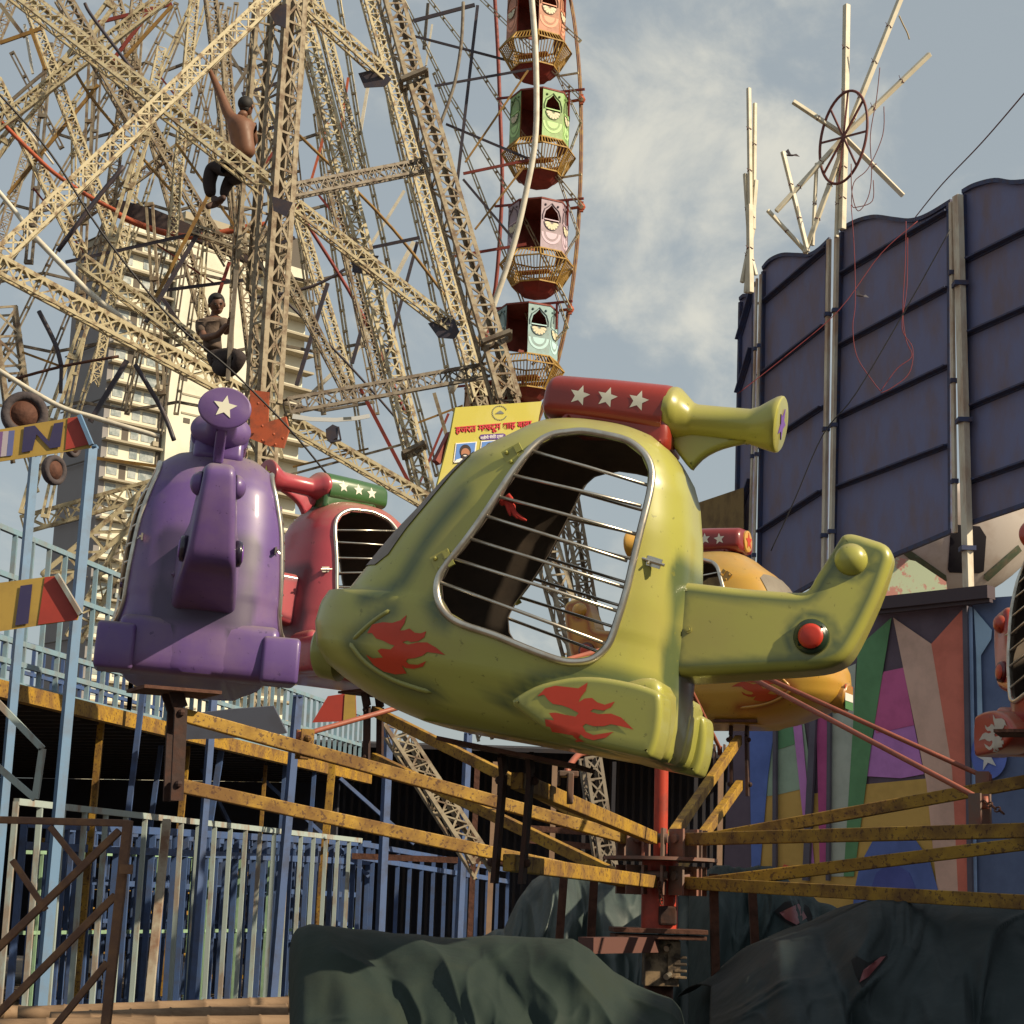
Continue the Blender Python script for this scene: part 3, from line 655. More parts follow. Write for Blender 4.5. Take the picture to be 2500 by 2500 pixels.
for k, (u, l) in ends.items():
    d = ang_dir(u); w = .044
    pu = Vector((hx, hy, zu))+d*.20; pl = Vector((hx, hy, zl))+d*.20
    arm(u, pu, w, .058); arm(l, pl, w, .058)
    clevis(d, zu-.02); clevis(d, zl+.01)
    top = u+Vector((0, 0, .02)); s_ = d.cross(Vector((0, 0, 1)))
    if k == 'sixth': continue
    # hanger strut carrying the seat
    hh = {'violet': 1690, 'lime': 1852, 'raspberry': 1700, 'mustard': 1770, 'scarlet': 1800}[k]
    seat_z = P(*{'violet': (432, 1690, 7.9), 'lime': (1290, 1845, 6.35), 'raspberry': (912, 1690, 10.9), 'mustard': (1803, 1765, 11.3), 'scarlet': (2520, 1790, 8.4)}[k]).z
    for sg in (-1, 1):
        m_ = MB(); q = u+s_*(sg*.048)
        m_.bar(Vector((l.x, l.y, l.z-.07))+s_*(sg*.048), Vector((u.x, u.y, u.z+.02))+s_*(sg*.048), .016, .055, d); m_.bar(Vector((u.x, u.y, u.z+.02))+s_*(sg*.048), Vector((u.x, u.y, seat_z))+s_*(sg*.05)+d*.03, .016, .06, d)
        for q in (u, l): m_.ball(q+s_*(sg*.062), .016, n=8)
        m_.build('hanger_plate', dark_rust, ride)
    m_ = MB(); m_.box(Vector((u.x, u.y, seat_z))+d*.02, .34 if k != 'lime' else .5, .26, .014, Matrix((d, s_, Vector((0, 0, 1)))).transposed() if k != 'lime' else GM); m_.build('seat_plate', rust, ride)
# tie rods from the mast head to the arms
pink = mat('red_tie_rod', (.34, .10, .06), .5, c2=(.16, .05, .04), sc=12, amt=.5)
head = Vector((hx, hy, zat(1552)))
def rod(t, r=.012):
    m_ = MB(); e = head+ang_dir(t)*.05; d = (t-e).normalized(); hk = [t-d*.07, t-d*.03+Vector((0, 0, .0)), t+Vector((0, 0, -.035)), t+d*.035+Vector((0, 0, -.02)), t+d*.03+Vector((0, 0, .02))]
    m_.tube([e, t-d*.07]+hk[1:], r, 10); return m_.build('tie_rod', pink, ride, smooth=True)
rodpts = {'violet': P(745, 1792, 8.2), 'scarlet': P(2400, 1895, 8.5), 'sixth': P(2392, 1950, 7.5), 'mustard': P(1757, 1826, 11.0)}
for k, t in rodpts.items():
    rod(t); d = ang_dir(t); m_ = MB(); s_ = d.cross(Vector((0, 0, 1)))
    for sg in (-1, 1): m_.box(t+s_*(sg*.03)+Vector((0, 0, -.045)), .06, .01, .13, Matrix((d, s_, Vector((0, 0, 1)))).transposed())
    m_.ball(t+s_*-.04+Vector((0, 0, -.02)), .016, n=8); m_.build('arm_bracket', yel if k == 'violet' else dirty, ride)
# bent hook rod of the lime seat
t = P(1384, 1915, 6.75); m_ = MB()
m_.tube(catmull([P(1500, 1838, 7.5), P(1428, 1838, 7.0), P(1405, 1850, 6.85), P(1386, 1878, 6.75), P(1384, 1890, 6.75)], 5), .012, 10); m_.build('tie_rod', pink, ride, smooth=True)
m_ = MB(); m_.box(P(1388, 1890, 6.75), .07, .07, .02); m_.box(P(1365, 1900, 6.75), .012, .05, .05); m_.box(P(1392, 1925, 6.72), .022, .07, .11); m_.build('arm_bracket', dirty, ride, bevel=.003)
# chain and ring pins by the hub
def chain(a, b, n, r=.012, parent=ride):
    m_ = MB()
    for i in range(n):
        c = a.lerp(b, (i+.5)/n); d = (b-a).normalized(); x = d.orthogonal().normalized(); y = d.cross(x)
        if i % 2: x, y = y, x
        m_.tube([c+d*(r*1.5*math.cos(t))+x*(r*math.sin(t)) for t in [2*math.pi*k/10 for k in range(10)]], r*.28, 5, closed=True)
    return m_.build('chain', rust, parent)
chain(P(2400, 1895, 8.5), P(2450, 1925, 8.5), 6); chain(P(2392, 1950, 7.5), P(2450, 1985, 7.3), 6); chain(P(1610, 2155, 8.8), P(1616, 2205, 8.8), 5)
# ================================================================ giant wheel
# wheel plane: vertical, its right side nearer
TH = math.radians(26)
WU = Vector((math.cos(TH), -math.sin(TH), 0)); WNv = Vector((-math.sin(TH), -math.cos(TH), 0))   # along the plane / towards camera
WO = P(1300, 350, 30)
def WP(px, py, off=0): return PL(px, py, WO+WNv*off, WNv)
wheel = empty('giant_wheel', (WP(700, 400).x, WP(700, 400).y, 0), 'giant wheel with cream lattice spokes and a thin curved rim', 'giant wheel')
supp = empty('support_tower', (P(650, 900, 22).x, 22, 0), 'tall cream lattice support towers and slanting beams in front of the giant wheel', 'support tower')
def T3(a, b, w, Y0, Y1=None, m=cream, name='lattice_beam', parent=supp, step=None, up=None, ch=.10, lc=.06, roll=0):
    Y1 = Y1 or Y0; A = P(*a, Y0); B = P(*b, Y1); Wd = w/F*(Y0+Y1)/2
    upv = up or (-FW+Vector((.35, 0, .1)))
    m_ = MB(); m_.truss(A, B, Wd, upv, step=(Wd*1.2 if not step else step), ch=ch, lc=lc); return m_.build(name, m, parent)
def gusset(pts, Y, m=darkst, th=.03, parent=supp, name='gusset_plate'):
    m_ = MB(); m_.prism([P(x, y, Y) for x, y in pts], -FW*th); return m_.build(name, m, parent)
# --- big crossing beams and towers (front support)
T3((-60, 683), (672, -12), 44, 19.6, 21.2); T3((-10, -55), (645, 450), 44, 21.4, 20.3)
T3((-60, 618), (640, 992), 46, 19.5, 21.8); T3((690, 1022), (1075, 1245), 38, 22, 22.4)
T3((722, 505), (1112, 808), 34, 22, 23); T3((745, 10), (950, 195), 34, 22.2, 23)
T3((708, -20), (643, 985), 66, 21.6, 21.6, cream2, 'tower_column', up=(-FW+Vector((.9, 0, 0))), ch=.12, step=.5)
T3((648, -20), (590, 700), 50, 22.6, 22.6, cream2, 'tower_column', up=(-FW+Vector((.4, 0, 0))), step=.5)
T3((640, 985), (610, 2150), 60, 21.6, 21.6, cream2, 'tower_column', up=(-FW+Vector((.9, 0, 0))))
T3((948, -20), (1010, 210), 56, 24, 23.7, cream2); T3((1012, 200), (1238, 985), 58, 23.7, 22.4, cream2); T3((1225, 940), (1450, 1760), 52, 22.6, 21.5, cream2)
T3((722, -20), (1045, 1235), 42, 24.6, 23.4); T3((895, -20), (1170, 975), 36, 26, 25); T3((1045, 1235), (1190, 1800), 40, 23.4, 22.6, cream2)
T3((700, 470), (1062, 400), 36, 21.8, 23.8, grey_st, 'cross_beam'); T3((700, 992), (1185, 905), 40, 21.8, 22.9, grey_st, 'cross_beam')
T3((1170, 975), (1260, 1300), 30, 25, 24.5, cream2)
# far lattice legs lower left and beyond the door of the lime seat
T3((120, 1420), (470, 1130), 60, 24, 24, cream, step=None); T3((60, 1280), (420, 1180), 46, 26, 26, cream); T3((180, 1560), (360, 1230), 44, 25, 25, cream)
T3((10, 760), (60, 1120), 62, 24, 24, cream2, 'tower_column'); T3((1370, 1120), (1500, 1900), 44, 24, 24, cream2); T3((960, 1780), (1180, 2120), 50, 14, 13, cream2)
T3((1440, 1850), (1480, 2120), 44, 15, 15, grey_st)
T3((150, -10), (330, 300), 40, 25, 25, cream2); T3((330, 250), (560, 640), 30, 26, 26, cream2)
T3((200, 640), (560, 900), 38, 24, 24); T3((470, 560), (700, 640), 26, 24, 24, cream2)
T3((-40, 330), (420, -20), 32, 24.5); T3((60, -15), (300, 640), 27, 25); T3((335, -15), (250, 640), 27, 25.5, None, cream2); T3((475, -15), (418, 600), 25, 25); T3((542, 30), (585, 560), 24, 24.5, None, cream2); T3((-10, 200), (200, 620), 30, 25)
T3((160, 560), (520, 300), 24, 26, None, cream2); T3((770, -15), (880, 420), 26, 26); T3((800, 430), (930, 940), 26, 25.5, None, cream2); T3((640, 560), (860, 980), 24, 25, None, cream2)
# plates
gusset([(875, 180), (935, 165), (955, 195), (940, 212), (890, 215)], 22.9); gusset([(1045, 790), (1105, 770), (1122, 810), (1110, 828), (1070, 825)], 22.9); gusset([(665, 480), (715, 495), (700, 530), (668, 515)], 21.2)
gusset([(862, 620), (925, 625), (905, 672), (860, 665)], 23.8); gusset([(655, 25), (700, 10), (698, 70), (672, 60)], 21.3)
for (x, y, w, Y) in ((1010, 185, 62, 23.4), (1212, 825, 68, 22.3), (1010, 1096, 52, 23.2)):
    m_ = MB(); A = P(x-w/2, y+10, Y); B = P(x+w/2, y-16, Y); m_.bar(A, B, .12, .05); m_.bar(A+Vector((0, .3, 0)), B+Vector((0, .3, 0)), .12, .05); m_.bar(A, A+Vector((0, .3, 0)), .05, .05); m_.bar(B, B+Vector((0, .3, 0)), .05, .05); m_.build('splice_flange', grey_st, supp)
m_ = MB(); m_.prism([P(x, y, 21.2) for x, y in ((612, 952), (658, 958), (655, 1078), (612, 1050))], -FW*.05); m_.prism([P(x, y, 21.1) for x, y in ((615, 1045), (700, 1018), (708, 1050), (694, 1095), (660, 1090), (610, 1070))], -FW*.12)
for x, y in ((640, 1040), (668, 1060), (690, 1070), (630, 985), (648, 990), (672, 1085), (640, 1075)): m_.ball(P(x, y, 20.92), .018, n=8)
m_.build('orange_bracket', orange, supp)
# --- straps and pipes of the wheel structure
def strap(pts, w, Y, m=cream, parent=wheel, name='spoke'):
    m_ = MB(); Y = Y if isinstance(Y, (list, tuple)) else (Y, Y)
    q = [P(x, y, lerp(Y[0], Y[1], i/max(1, len(pts)-1))) for i, (x, y) in enumerate(pts)]
    for a, b in zip(q, q[1:]): m_.strap(a, b, w/F*Y[0], -FW)
    return m_.build(name, m, parent)
def pipe(pts, w, Y, m, parent=wheel, name='brace', n=8, sm=True):
    Y = Y if isinstance(Y, (list, tuple)) else (Y, Y)
    q = [P(x, y, lerp(Y[0], Y[1], i/max(1, len(pts)-1))) for i, (x, y) in enumerate(pts)]
    if len(pts) > 2 and sm: q = catmull(q, 5)
    m_ = MB()
    if len(q) == 2: m_.bar(q[0], q[1], w/F*(Y[0]+Y[1])/2, None, -FW)
    else: m_.tube(q, w/2/F*(Y[0]+Y[1])/2, n)
    return m_.build(name, m, parent, smooth=len(q) > 2)
def wstrap(pts, w, off=0, m=cream):
    m_ = MB(); q = [WP(x, y, off) for x, y in pts]
    for a, b in zip(q, q[1:]): m_.strap(a, b, w/F*30, WNv)
    return m_.build('spoke', m, wheel)
for pts in ([(1040, -12), (1126, 102), (1252, 298), (1420, 505)], [(1165, -12), (1300, 120), (1420, 243)], [(980, -10), (1098, 233), (1271, 517), (1392, 755)], [(1060, 180), (1240, 640), (1350, 940)], [(1290, -12), (1416, 100)]):
    wstrap(pts, 10)
for pts in ([(826, -10), (879, 326), (935, 582), (996, 899), (1067, 1160)], [(770, 280), (806, 560), (850, 860), (885, 1110)], [(690, 250), (740, 640), (790, 1000)], [(905, -10), (960, 300), (1040, 640), (1110, 1000)]):
    wstrap(pts, 13, .3)
strap([(480, -12), (385, 190)], 14, 24); strap([(356, 327), (232, 720), (124, 1027), (60, 1250)], 26, 24); strap([(269, 12), (165, 150), (12, 344), (-50, 430)], 30, 25, name='spoke')
for a, b, w, Y, m in [((228, 54), (195, 800), 20, 27, cream2), ((120, 110), (70, 640), 22, 27, grey_st), ((345, 20), (330, 240), 18, 26, cream2), ((365, 500), (395, 960), 22, 26, cream2), ((520, 330), (480, 900), 14, 26, cream), ((180, 250), (180, 560), 14, 26, cream), ((248, 60), (220, 520), 16, 27, grey_st), ((30, 130), (150, 360), 14, 27, grey_st), ((430, 20), (520, 330), 12, 27, cream2), ((560, 20), (470, 420), 12, 27, cream2), ((450, 640), (390, 1060), 13, 26, grey_st), ((570, 600), (560, 1000), 13, 26, cream2), ((200, 830), (150, 1080), 16, 24, cream), ((760, 60), (860, 480), 13, 27, cream2), ((150, 1080), (110, 1260), 20, 24, cream), ((20, 980), (90, 1200), 12, 24, cream), ((390, 620), (300, 1000), 10, 27, grey_st)]:
    strap([a, b], w, Y, m)
PIPES = [((207, 8), (232, 50), (357, 215), 9, 24, darkst), ((420, 10), (240, 55), 9, 26, redst), ((302, 406), (225, 500), (141, 613), 13, 24, darkst), ((485, 567), (356, 787), 10, 24, darkst), ((160, 640), (490, 567), 8, 24, darkst),
  ((377, 712), (633, 679), 8, 25, darkst), ((430, 350), (575, 555), 7, 23, ochre), ((509, 476), (381, 725), 8, 22.5, ochre), ((240, 207), (20, 474), 8, 25, ochre), ((176, 160), (240, 260), (448, 500), 8, 25, ochre), ((419, 15), (280, 168), 8, 25, ochre),
  ((373, 18), (261, 166), 9, 25, redst), ((100, 70), (0, 105), 9, 24, ochre), ((75, 70), (110, 170), 8, 24, ochre), ((0, 270), (130, 160), (250, 90), 10, 26, grey_st), ((0, 10), (60, 90), 10, 25, cream2),
  ((1010, 51), (1159, 12), 9, 29, darkst), ((1061, 210), (1299, 168), 6, 29, darkst), ((1089, 303), (1289, 387), 6, 29.5, darkst), ((1010, 88), (1299, 163), 6, 30, darkst), ((1131, 424), (1289, 391), 7, 29.5, redst), ((1131, 438), (1252, 582), 6, 29.5, darkst),
  ((1089, 629), (1285, 596), 7, 29, redst), ((1166, 14), (1103, 559), 8, 30, darkst), ((1019, 591), (940, 885), 8, 30, darkst), ((904, 726), (860, 887), 9, 28, darkst), ((800, 692), (724, 941), 10, 28, darkst), ((653, 692), (848, 887), (1035, 1100), 6, 27, darkst),
  ((926, 800), (748, 974), 9, 32, white), ((1010, 591), (865, 866), 10, 32, white), ((987, 466), (907, 596), 7, 32, white), ((880, 321), (903, 182), 8, 32, white), ((1045, 9), (1035, 120), 8, 31, grey_st), ((1055, 60), (1040, 160), 5, 31, white),
  ((1131, 5), (1126, 107), (1108, 210), (1075, 303), 9, 27.5, grey_st), ((1289, 172), (1136, 396), 5, 29, ochre), ((1281, 405), (1160, 560), 5, 29, ochre), ((730, 330), (960, 560), (1180, 850), 8, 28, ochre), ((720, 500), (880, 760), (990, 1010), 9, 27, redst), ((1055, 650), (1180, 800), 6, 28, cream2),
  ((870, 640), (760, 700), (610, 730), 8, 27, darkst), ((1025, 580), (905, 605), 8, 27, darkst), ((560, 555), (700, 590), 6, 26, ochre), ((700, 330), (610, 450), 8, 25, redst), ((850, 190), (830, 330), 6, 29, orange), ((800, 300), (760, 440), 6, 29, orange), ((640, 940), (690, 1120), 8, 23, cream),
  ((705, 1160), (1000, 1080), 6, 24, cream2), ((715, 1140), (900, 1095), 5, 24, ochre), ((1130, 990), (1000, 1040), 5, 25, ochre), ((1095, 1010), (1020, 1190), 6, 26, redst), ((880, 950), (1010, 1200), 9, 26, redst), ((1060, 960), (1130, 1200), 9, 25, cream2), ((1150, 1010), (1180, 1120), 9, 24, cream),
  ((0, 294), (60, 355), (132, 422), (215, 478), (290, 518), 11, 24.5, orange), ((87, 580), (150, 645), (225, 720), (330, 800), 15, 22.5, white), ((-10, 460), (40, 520), (90, 590), 12, 22.6, white), ((-10, 900), (137, 988), (233, 1020), (388, 1066), 13, 22, white), ((0, 250), (60, 310), (130, 400), 6, 25, white), ((60, 60), (80, 180), 6, 25, white),
  ((95, 760), (135, 840), (150, 895), 12, 23, darkst), ((150, 895), (148, 960), 8, 23, darkst), ((20, 930), (150, 895), (290, 870), 8, 23, rust), ((310, 880), (220, 1030), 12, 22.5, darkst), ((330, 890), (395, 1000), (425, 1075), 12, 22.5, darkst), ((398, 730), (470, 835), 9, 24, darkst), ((150, 895), (55, 860), 6, 23, ochre), ((640, 110), (560, 240), 8, 26, grey_st), ((560, 130), (640, 260), 8, 26, grey_st),
  ((590, 230), (690, 200), 8, 26, darkst), ((470, 230), (360, 250), 8, 26, grey_st), ((610, 330), (700, 300), 8, 25, darkst), ((640, 610), (720, 580), 8, 25, darkst), ((470, 1150), (210, 1115), 8, 23, ochre), ((560, 640), (520, 760), 8, 25, redst)]
for p_ in PIPES: pipe(list(p_[:-3]), p_[-3], p_[-2], p_[-1])
# orderly web of rear spokes fanning down from the axle above the photo, tied by rings
rr = random.Random(3)
def fan(H, xs, yb, Y, w, rings, mset, off=0):
    ends = [(x, yb) for x in xs]
    for k, e in enumerate(ends):
        strap([(lerp(H[0], e[0], .30), lerp(H[1], e[1], .30)), e], w, Y, mset[k % len(mset)])
    for t in rings:
        q = [P(lerp(H[0], e[0], t+.015*(k % 2)), lerp(H[1], e[1], t+.015*(k % 2)), Y+.1) for k, e in enumerate(ends)]
        m_ = MB()
        for a, b in zip(q, q[1:]): m_.bar(a, b, .045, .045)
        m_.build('tie_ring', mset[-1], wheel)
fan((640, -420), [-340, -190, -60, 70, 190, 310, 430, 550, 670, 790, 920], 1010, 30.5, 13, (.4, .52, .64, .76, .88, .98), [cream, cream2, cream2, grey_st])
for i in range(7):
    x0 = 40+i*118; lean = (-.42, -.3, .28, -.2, .12, .3, -.1)[i]; y0 = (-20, 60, -20, 120, -20, 200, -20)[i]; y1 = 940
    T3((x0, y0), (x0+lean*(y1-y0), y1), rr.uniform(24, 32), 29.5, None, rr.choice([cream, cream2, cream2]), 'rear_lattice', wheel)
for i in range(9):
    x0 = rr.random()*780; y0 = rr.uniform(0, 700); L = rr.uniform(120, 260); a_ = rr.choice([-.6, .6, .9, 1.2])
    pipe([(x0, y0), (x0+L*math.cos(a_), y0+L*math.sin(a_))], rr.uniform(4, 6), rr.uniform(26, 28), rr.choice([cream2, cream, redst]))
# --- rims
def arcfit(pts, off, y_ext):
    return [WP(x, y, off) for x, y in pts]
rim_b = catmull(arcfit([(1330, -240), (1365, -110), (1395, 10), (1410, 120), (1418, 240), (1419, 380), (1414, 520), (1405, 640), (1385, 780), (1345, 940), (1285, 1090), (1190, 1240), (1040, 1400)], -.3, 0), 5)
m_ = MB(); m_.tube(rim_b, .032, 8); m_.tube([p+WNv*.06 for p in rim_b], .014, 6); m_.build('rim', mat('brown_rim_steel', (.17, .075, .04), .6, c2=(.40, .27, .10), sc=8, amt=.6), wheel, smooth=True)
m_ = MB(); m_.tube(catmull(arcfit([(1288, -120), (1299, 5), (1308, 140), (1308, 326), (1285, 466), (1252, 605), (1205, 745), (1177, 815), (1100, 960)], 1.2, 0), 5), .05, 12); m_.build('front_rim', white, wheel, smooth=True)
m_ = MB(); m_.tube(catmull(arcfit([(1205, -50), (1215, 116), (1222, 300), (1226, 419), (1224, 512), (1210, 699), (1180, 850)], -1.3, 0), 4), .036, 8); m_.build('rear_rim', redst, wheel, smooth=True)
m_ = MB(); bolts = [(1416, -20), (1420, 243), (1420, 505), (1392, 755), (1345, 935)]
zz = [(1360, 40), (1362, 186), (1418, 300), (1365, 440), (1412, 570), (1345, 680), (1385, 800), (1300, 890)]
for a, b in zip(zz, zz[1:]): m_.strap(WP(*a, -.1), WP(*b, -.1), .045, WNv)
for (x, y), dx in (((1362, 186), 50), ((1368, 434), 52), ((1345, 665), 52)): m_.bar(WP(x, y, -.1), WP(x+dx, y-8, -.1), .03)
m_.build('rim_lacing', cream, wheel)
for x, y in bolts:
    m_ = MB(); c_ = WP(x, y, -.2); m_.ball(c_, .07, n=8); m_.bar(c_-WU*.2, c_, .04); m_.bar(c_+Vector((0, 0, .09)), c_-Vector((0, 0, .09)), .06); m_.build('rim_bolt', orange, wheel)
# --- gondolas
def gondola(px, py, tint, label, yaw=0):
    g = empty('gondola', (0, 0, 0), label, 'gondola', 'gondolas hanging from the giant wheel')
    c = tint; light = tuple(min(.8, x*1.5+.06) for x in c); dk = tuple(x*.35 for x in c)
    pm = mat('panel_%.2f_%.2f' % (c[0], c[1]), c, .55, c2=(.20, .16, .12), sc=4, amt=.45)
    lm = mat('light_%.2f_%.2f' % (c[0], c[1]), light, .6); dm = mat('line_%.2f_%.2f' % (c[0], c[1]), dk, .6)
    inn = mat('maroon_inside', (.24, .055, .04), .7, c2=(.06, .015, .012), sc=5, amt=.5); yb = mat('yellow_rail', (.42, .25, .05), .6, c2=(.18, .09, .03), sc=10, amt=.5); fl = mat('red_floor', (.20, .025, .015), .6, c2=(.09, .02, .015), sc=5, amt=.6)
    R1, z0, z1_, R2, zf, R3 = .52, -.06, .82, .64, -.26, .0, 
    R3 = .42; zb = -.62
    def pt(k, R, z): a = math.radians(22.5+45*k); return Vector((R*math.cos(a), R*math.sin(a), z))
    m_ = MB(); top = [pt(k, R1*1.02, .82) for k in range(8)]; m_.add(top+[Vector((0, 0, .9))]+[pt(k, R1*1.02, .79) for k in range(8)], [(k, (k+1) % 8, 8) for k in range(8)]+[(9+k, 9+(k+1) % 8, (k+1) % 8, k) for k in range(8)]+[tuple(9+k for k in range(7, -1, -1))]); m_.build('roof', [inn], g, local=True)
    fl_m = mat('flower_cream', (.66, .60, .42), .6)
    for k in (6, 7, 0, 1, 2, 3, 4):   # one side stays open
        a, b = pt(k, R1, 0), pt(k+1, R1, 0); wdt = (b-a).length; ex = (b-a).normalized(); nn = Vector((a.x+b.x, a.y+b.y, 0)).normalized()
        if k in (1, 2): bottom = .22
        else: bottom = -.10
        H0, H1 = bottom, .79; hw = wdt/2
        poly = [(-hw, H0), (hw, H0), (hw, H1), (-hw, H1)]
        if True:
            w_ = hw*.70; arch = [(-w_, .40), (-w_*1.02, .48), (-w_*.8, .59), (-w_*.35, .65), (0, .71), (w_*.35, .65), (w_*.8, .59), (w_*1.02, .48), (w_, .40)]
        holes = [arch] if k in (6, 0) else []
        vs, fs, _ = tri2d(poly, .12, holes=holes)
        mid = (a+b)/2
        m_ = MB(); base = [mid+ex*v.x+Vector((0, 0, v.y)) for v in vs]; n0 = len(base)
        m_.add(base, fs); m_.m = 1; m_.add([p-nn*.02 for p in base], [tuple(reversed(f)) for f in fs]); m_.m = 0
        po = m_.build('side_panel', [pm, inn], g, local=True)
        if k in (1, 2, 3): continue
        m_ = MB(); pts = [mid+ex*(x*1.2)+Vector((0, 0, z+.03))+nn*.006 for x, z in arch]; m_.tube(pts, .010, 5); m_.build('arch_outline', dm, po, local=True)
        for q, (r_, mm) in enumerate(((.95, lm), (.72, pm), (.55, lm))):
            pts = [(hw*r_*math.cos(t), .21-.21*r_*math.sin(t)) for t in [math.pi*i/12 for i in range(13)]]
            m_ = MB(); m_.prism([mid+ex*x+Vector((0, 0, z))+nn*(.003+.002*q) for x, z in pts], nn*.0015); m_.build('painted_band', mm, po, local=True)
        m_ = MB(); m_.prism([mid+ex*(w_*1.05*math.cos(t))+Vector((0, 0, .40-w_*1.05*math.sin(t)))+nn*.010 for t in [math.pi*i/14 for i in range(15)]], nn*.002); m_.build('flower_ground', dm, po, local=True)
        m_ = MB()
        for i in range(7):
            t = math.pi+math.pi*(i+.5)/7; u_ = Vector((math.cos(t), math.sin(t))); v_ = Vector((-u_.y, u_.x)); c_0 = Vector((0, .395)); Lp = w_*.98
            m_.prism([mid+ex*q.x+Vector((0, 0, q.y))+nn*.014 for q in (c_0+u_*Lp*.15, c_0+u_*Lp*.6+v_*Lp*.17, c_0+u_*Lp*.9+v_*Lp*.15, c_0+u_*Lp, c_0+u_*Lp*.9-v_*Lp*.15, c_0+u_*Lp*.6-v_*Lp*.17)], nn*.002)
        m_.build('flower', fl_m, po, local=True)
        m_ = MB(); m_.bar(mid-ex*w_+Vector((0, 0, .44)), mid+ex*w_+Vector((0, 0, .44)), .018); m_.build('window_bar', lm, po, local=True)
        for sx in (-1, 1): m_ = MB(); m_.ball(mid+ex*(sx*hw*.6)+Vector((0, 0, .70))+nn*.004, .022, n=8); m_.build('dot', dm, po, local=True)
    # basket
    m_ = MB()
    for k in range(8):
        a, b = pt(k, R1, -.08), pt(k+1, R1, -.08); a2, b2 = pt(k, R2, -.24), pt(k+1, R2, -.24); a3, b3 = pt(k, R3, zb), pt(k+1, R3, zb)
        for u, v in ((a, b), (a2, b2), (a3, b3), (a, a2), (a2, a3)): m_.bar(u, v, .022)
        for i in range(1, 8): t = i/8; m_.bar(a2.lerp(b2, t), a3.lerp(b3, t), .013); m_.bar(a.lerp(b, t), a2.lerp(b2, t), .011)
    m_.build('basket_rail', yb, g, local=True)
    m_ = MB(); tp = [pt(k, R3, zb+.01) for k in range(8)]; bt = [pt(k, R3*.62, zb-.14) for k in range(8)]
    m_.add(tp+bt, [(k, (k+1) % 8, 8+(k+1) % 8, 8+k) for k in range(8)]+[tuple(range(8))]+[tuple(range(15, 7, -1))]); m_.build('floor_pan', fl, g, local=True)
    m_ = MB(); m_.box((0, .22, -.42), .6, .16, .03); m_.box((0, -.22, -.42), .6, .16, .03); m_.build('bench', mat('orange_bench', (.45, .16, .06), .6), g, local=True)
    m_ = MB(); m_.bar((-.52, 0, .45), (-.52, 0, .92), .03); m_.bar((.52, 0, .45), (.52, 0, .92), .03); m_.bar((-.8, 0, .92), (.8, 0, .92), .035); m_.build('hanger_axle', redst, g, local=True)
    o = WP(px, py, .0); g.location = o; g.rotation_euler = (0, 0, math.radians(yaw)); return g
gondola(1308, 95, (.50, .20, .11), 'orange gondola cut by the top edge of the photo, topmost on the rim', -18)
gondola(1316, 350, (.27, .45, .16), 'pale green gondola with arched windows, below the orange one', -18)
gondola(1312, 618, (.36, .27, .33), 'mauve gondola with arched windows, between the green and the light blue', -18)
gondola(1286, 872, (.27, .42, .43), 'light blue gondola with arched windows, just above the red star barrel', -22)
gondola(1205, 1062, (.48, .26, .10), 'orange and maroon gondola half hidden by the yellow Hindi poster', -26)
# ================================================================ far apartment tower
bw = mat('sunlit_white_render', (.68, .66, .54), .85, c2=(.48, .45, .36), sc=.15, amt=.5); bg_ = mat('shaded_grey_render', (.24, .23, .235), .85, c2=(.20, .19, .19), sc=.1, amt=.5)  # grey puts the tower's shaded left side into the colour; white the lit side
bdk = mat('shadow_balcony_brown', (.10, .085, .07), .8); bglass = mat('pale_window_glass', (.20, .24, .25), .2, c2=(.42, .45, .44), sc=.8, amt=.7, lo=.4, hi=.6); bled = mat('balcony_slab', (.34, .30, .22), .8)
BY = 280.0
bx_dir = Vector((.74, .67, 0)).normalized(); bn = Vector((bx_dir.y, -bx_dir.x, 0))   # facade runs right and away; normal to camera right
bo = P(262, 800, BY); bo.z = 0
bld = empty('apartment_tower', bo, 'white high rise apartment tower with balcony ledges far behind the giant wheel', 'apartment tower')
def BF(px, py, off=0): return PL(px, py, bo+bn*off, bn)
def fx(px, py=900): return (BF(px, py)-bo).dot(bx_dir)
Hs = [P(262, y, BY).z for y in (600, 2100)]
f0, f1, f2, f3 = fx(262), fx(405), fx(600), fx(748)
zt = BF(500, 560).z; zt2 = BF(700, 640).z; ztl = BF(330, 590).z
def bbox(x0, x1, z0, z1, d0, d1, m, name, par=bld, mb=None):
    mm = mb or MB(); c = bo+bx_dir*((x0+x1)/2)+bn*((d0+d1)/2)+Vector((0, 0, (z0+z1)/2)); R = Matrix((bx_dir, bn, Vector((0, 0, 1)))).transposed(); mm.box(c, x1-x0, d1-d0, z1-z0, R)
    return mm.build(name, m, par) if not mb else mm
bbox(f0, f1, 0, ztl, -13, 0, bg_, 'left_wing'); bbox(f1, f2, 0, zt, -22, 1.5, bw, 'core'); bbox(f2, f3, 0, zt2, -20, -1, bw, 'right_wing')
bbox(f0-.5, f1+.3, ztl, ztl+1.2, -13.5, .8, bled, 'parapet'); bbox(f1+.3, f2+.2, zt, zt+1.2, -22.5, 2.2, bled, 'parapet'); 
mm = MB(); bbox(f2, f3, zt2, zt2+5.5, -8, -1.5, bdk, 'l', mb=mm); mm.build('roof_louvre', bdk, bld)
FH = 3.15; nfl = int(zt/FH)
